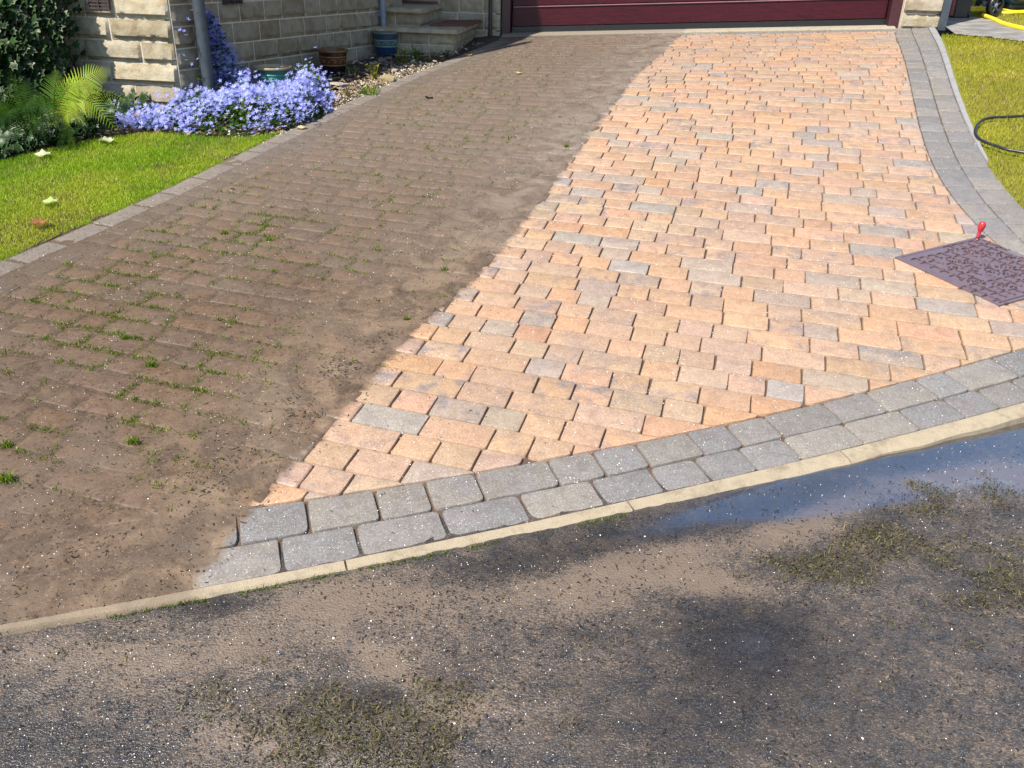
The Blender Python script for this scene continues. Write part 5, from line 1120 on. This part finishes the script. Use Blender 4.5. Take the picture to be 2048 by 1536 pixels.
# screwdriver standing in the lifting slot at the cover's far corner
sp_ = G(1953, 481); dd_ = ray(1967, 443); tt = math.hypot(sp_[0], sp_[1])*1.004/math.hypot(dd_[0], dd_[1]); top = np.array([dd_[0]*tt, dd_[1]*tt, CZ+dd_[2]*tt]); axv = top-sp_; Ls = np.linalg.norm(axv); axv /= Ls
sd = thing('screwdriver', sp_, 'screwdriver with a red handle standing in the corner of the access cover', 'screwdriver')
M_red = simple('red_plastic', (.42, .02, .028), .35, .08, 60); M_steel = simple('bright_steel', (.6, .6, .58), .25, .05, 60, metal=1.0)
m = MB(); m.lathe([(.0035, -.02), (.0035, Ls*.14)], sp_, axv, 14); m.build('shaft', M_steel, sd, smooth=True)
m = MB(); hl = Ls; prof = [(.004, .12*hl), (.0075, .13*hl), (.0085, .16*hl), (.0080, .30*hl), (.0080, .44*hl), (.0100, .50*hl), (.0135, .58*hl), (.0158, .68*hl), (.0163, .78*hl), (.0155, .88*hl), (.0125, .95*hl), (.0075, .99*hl), (.001, 1.0*hl)]
n_ = 36; q = Vector((0, 0, 1)).rotation_difference(Vector(axv)); vs = []
for r_, z_ in prof:
    for k in range(n_):
        th = 2*math.pi*k/n_; fl_ = 1-(.07*(1+math.cos(6*th))/2 if .5*hl < z_ < .95*hl else 0); vs.append(Vector(sp_)+q @ Vector((r_*fl_*math.cos(th), r_*fl_*math.sin(th), z_)))
m.add(vs, [(j*n_+k, j*n_+(k+1) % n_, (j+1)*n_+(k+1) % n_, (j+1)*n_+k) for j in range(len(prof)-1) for k in range(n_)]+[tuple(range(n_))[::-1]]); m.build('handle', M_red, sd, smooth=True, angle=60)
# ------------------------------------------------------------------ hoses
def smooth_path(q, n=80):
    q = np.array(q); out = []
    for i in range(len(q)-1):
        p0, p1, p2, p3 = q[max(i-1, 0)], q[i], q[i+1], q[min(i+2, len(q)-1)]
        for t_ in np.linspace(0, 1, max(2, n//(len(q)-1)), endpoint=False): out.append(.5*((2*p1)+(-p0+p2)*t_+(2*p0-5*p1+4*p2-p3)*t_**2+(-p0+3*p1-3*p2+p3)*t_**3))
    return out+[q[-1]]
M_hose = simple('black_hose', (.016, .017, .02), .35, .1, 60); M_yel = simple('yellow_hose', (.80, .60, .015), .4, .06, 60)
hp_ = [G(x, y, .016) for x, y in [(2500, 232), (2300, 222), (2120, 229), (2048, 232), (2010, 234), (1985, 235), (1966, 240), (1955, 249), (1950, 262), (1955, 274), (1968, 283), (1990, 291), (2015, 299), (2048, 305), (2130, 322), (2300, 380)]]
m = MB(); m.tube(smooth_path(hp_, 120), .0082, 12); tag(m.build('garden_hose', M_hose, smooth=True), 'black hose looping out of the right lawn on to the grey edging', 'hose')
yp = [G(x, y, .02) for x, y in [(1966, 31), (1985, 38), (2005, 47), (2030, 54), (2060, 60), (2130, 72)]]
m = MB(); m.tube(smooth_path(yp, 60), .022, 12); tag(m.build('water_hose', M_yel, smooth=True), 'thick yellow hose lying across the concrete path', 'hose', 'yellow hoses')
def loopy(cpx, rx, ry, turns, r, label, lift=.02, z_rise=.02):
    b = G(*cpx); pts = []
    for i in range(int(turns*26)):
        a = i/26*2*math.pi; k = 1-.06*math.sin(a*.7+1); pts.append(b+np.array([rx*k*math.cos(a), ry*k*math.sin(a)*1.0, lift+z_rise*(i/26)+.006*math.sin(a*3)]))
    m = MB(); m.tube(pts, r, 9); return tag(m.build('coiled_hose', M_yel, smooth=True), label, 'hose', 'yellow hoses')
loopy((1942, 27), .13, .10, 3.2, .014, 'flat bundle of yellow hose between the black bin and the machine wheel', .02, .012)
loopy((2034, 31), .17, .07, 1.5, .017, 'coil of yellow hose on the grass under the dark blue machine', .02, .012)
# ------------------------------------------------------------------ machine and bin beyond the path
M_navy = simple('navy_plastic', (.012, .04, .085), .32, .1, 20); M_blk = simple('black_plastic', (.016, .016, .018), .4, .1, 30); M_gm = simple('grey_plastic', (.22, .22, .23), .4, .1, 30); M_bred = simple('dark_red_plastic', (.22, .012, .03), .35, .1, 30)
mb0 = G(2028, 26); mach = thing('wheeled_machine', mb0, 'dark blue machine on black spoked wheels beyond the yellow hose', 'pressure washer')
def rbox(O, ex, ey, ez, bev, mat, name, parent, n=3):
    import bmesh
    bm = bmesh.new(); bmesh.ops.create_cube(bm, size=1.0)
    for v in bm.verts: v.co = Vector((v.co.x*ex, v.co.y*ey, v.co.z*ez))
    bmesh.ops.bevel(bm, geom=bm.edges[:], offset=bev, segments=n, affect='EDGES', profile=.6)
    me = bpy.data.meshes.new(name); bm.to_mesh(me); bm.free(); me.polygons.foreach_set('use_smooth', np.ones(len(me.polygons), bool)); me.materials.append(mat)
    o = bpy.data.objects.new(name, me); C.objects.link(o); o.location = tuple(O)
    if parent: attach(o, parent)
    return o
rbox(mb0+np.array([.16, .10, .235]), .56, .34, .34, .10, M_navy, 'body', mach, 5); rbox(mb0+np.array([.10, -.07, .17]), .34, .10, .10, .045, M_gm, 'motor_cover', mach, 5); rbox(mb0+np.array([.14, .10, .06]), .44, .26, .06, .02, M_blk, 'chassis', mach)
def wheel(c, axis, R, w_):
    ax = np.array(axis)/np.linalg.norm(axis); m = MB(); m.lathe([(R*.74, -w_/2), (R*.95, -w_/2), (R, -w_*.3), (R, w_*.3), (R*.95, w_/2), (R*.74, w_/2), (R*.72, 0)], c, ax, 40); t = m.build('wheel', M_blk, mach, smooth=True, angle=50)
    m = MB(); m.lathe([(R*.12, -w_*.4), (R*.24, -w_*.3), (R*.24, w_*.3), (R*.12, w_*.45)], c, ax, 24)
    a0 = np.cross(ax, [0, 0, 1.]); a0 /= np.linalg.norm(a0); b0_ = np.cross(ax, a0)
    for k in range(6):
        d_ = a0*math.cos(k*math.pi/3+.3)+b0_*math.sin(k*math.pi/3+.3); m.tube([np.array(c)+d_*R*.2, np.array(c)+d_*R*.76], .010, 6)
    m.build('hub', M_gm, t, smooth=True)
wc = G(1984, 34); wheel(wc+np.array([0, .0, .105]), (.55, -1, 0), .105, .05); wheel(wc+np.array([.06, .36, .105]), (.55, -1, 0), .105, .05)
m = MB(); hh = mb0+np.array([-.14, .2, .3]); m.tube([hh, hh+np.array([-.05, .08, .5]), hh+np.array([.0, .09, .56]), hh+np.array([.30, .09, .56]), hh+np.array([.36, .08, .5]), hh+np.array([.34, 0, 0])], .013, 10); m.build('push_handle', M_blk, mach, smooth=True)
bb = G(1914, 37); binn = thing('storage_bin', bb, 'black bin with a dark red stripe beside the grey pipe', 'bin')
m = MB(); bw, bd, bh = .155, .2, .62; P_ = [(-bw*.42, -bd*.4), (bw*.42, -bd*.4), (bw*.42, bd*.4), (-bw*.42, bd*.4)]; vs = []
for z_, f in ((0.0, .92), (.02, 1.0), (bh*.5, 1.06), (bh, 1.15), (bh+.02, 1.22), (bh+.05, 1.2)):
    for a, b in P_: vs.append(bb+np.array([a*f, b*f+a*-.13, z_]))
m.add(vs, [(j*4+k, j*4+(k+1) % 4, j*4+4+(k+1) % 4, j*4+4+k) for j in range(5) for k in range(4)]+[(3, 2, 1, 0), (20, 21, 22, 23)]); m.build('body', M_blk, binn)
m = MB(); vs = []
m.box(bb+np.array([-bw*.52-.035, -bd*.40, .03]), np.array([.03, -.004, 0]), np.array([0, .012, 0]), np.array([-.01, -.006, .60])); m.build('side_panel', M_bred, binn)
m = MB(); m.lathe([(.03, -.012), (.045, -.012), (.047, 0), (.045, .012), (.03, .012)], bb+np.array([.07, -.05, .045]), (1, -.13, 0), 24); m.build('wheel', M_blk, binn, smooth=True)
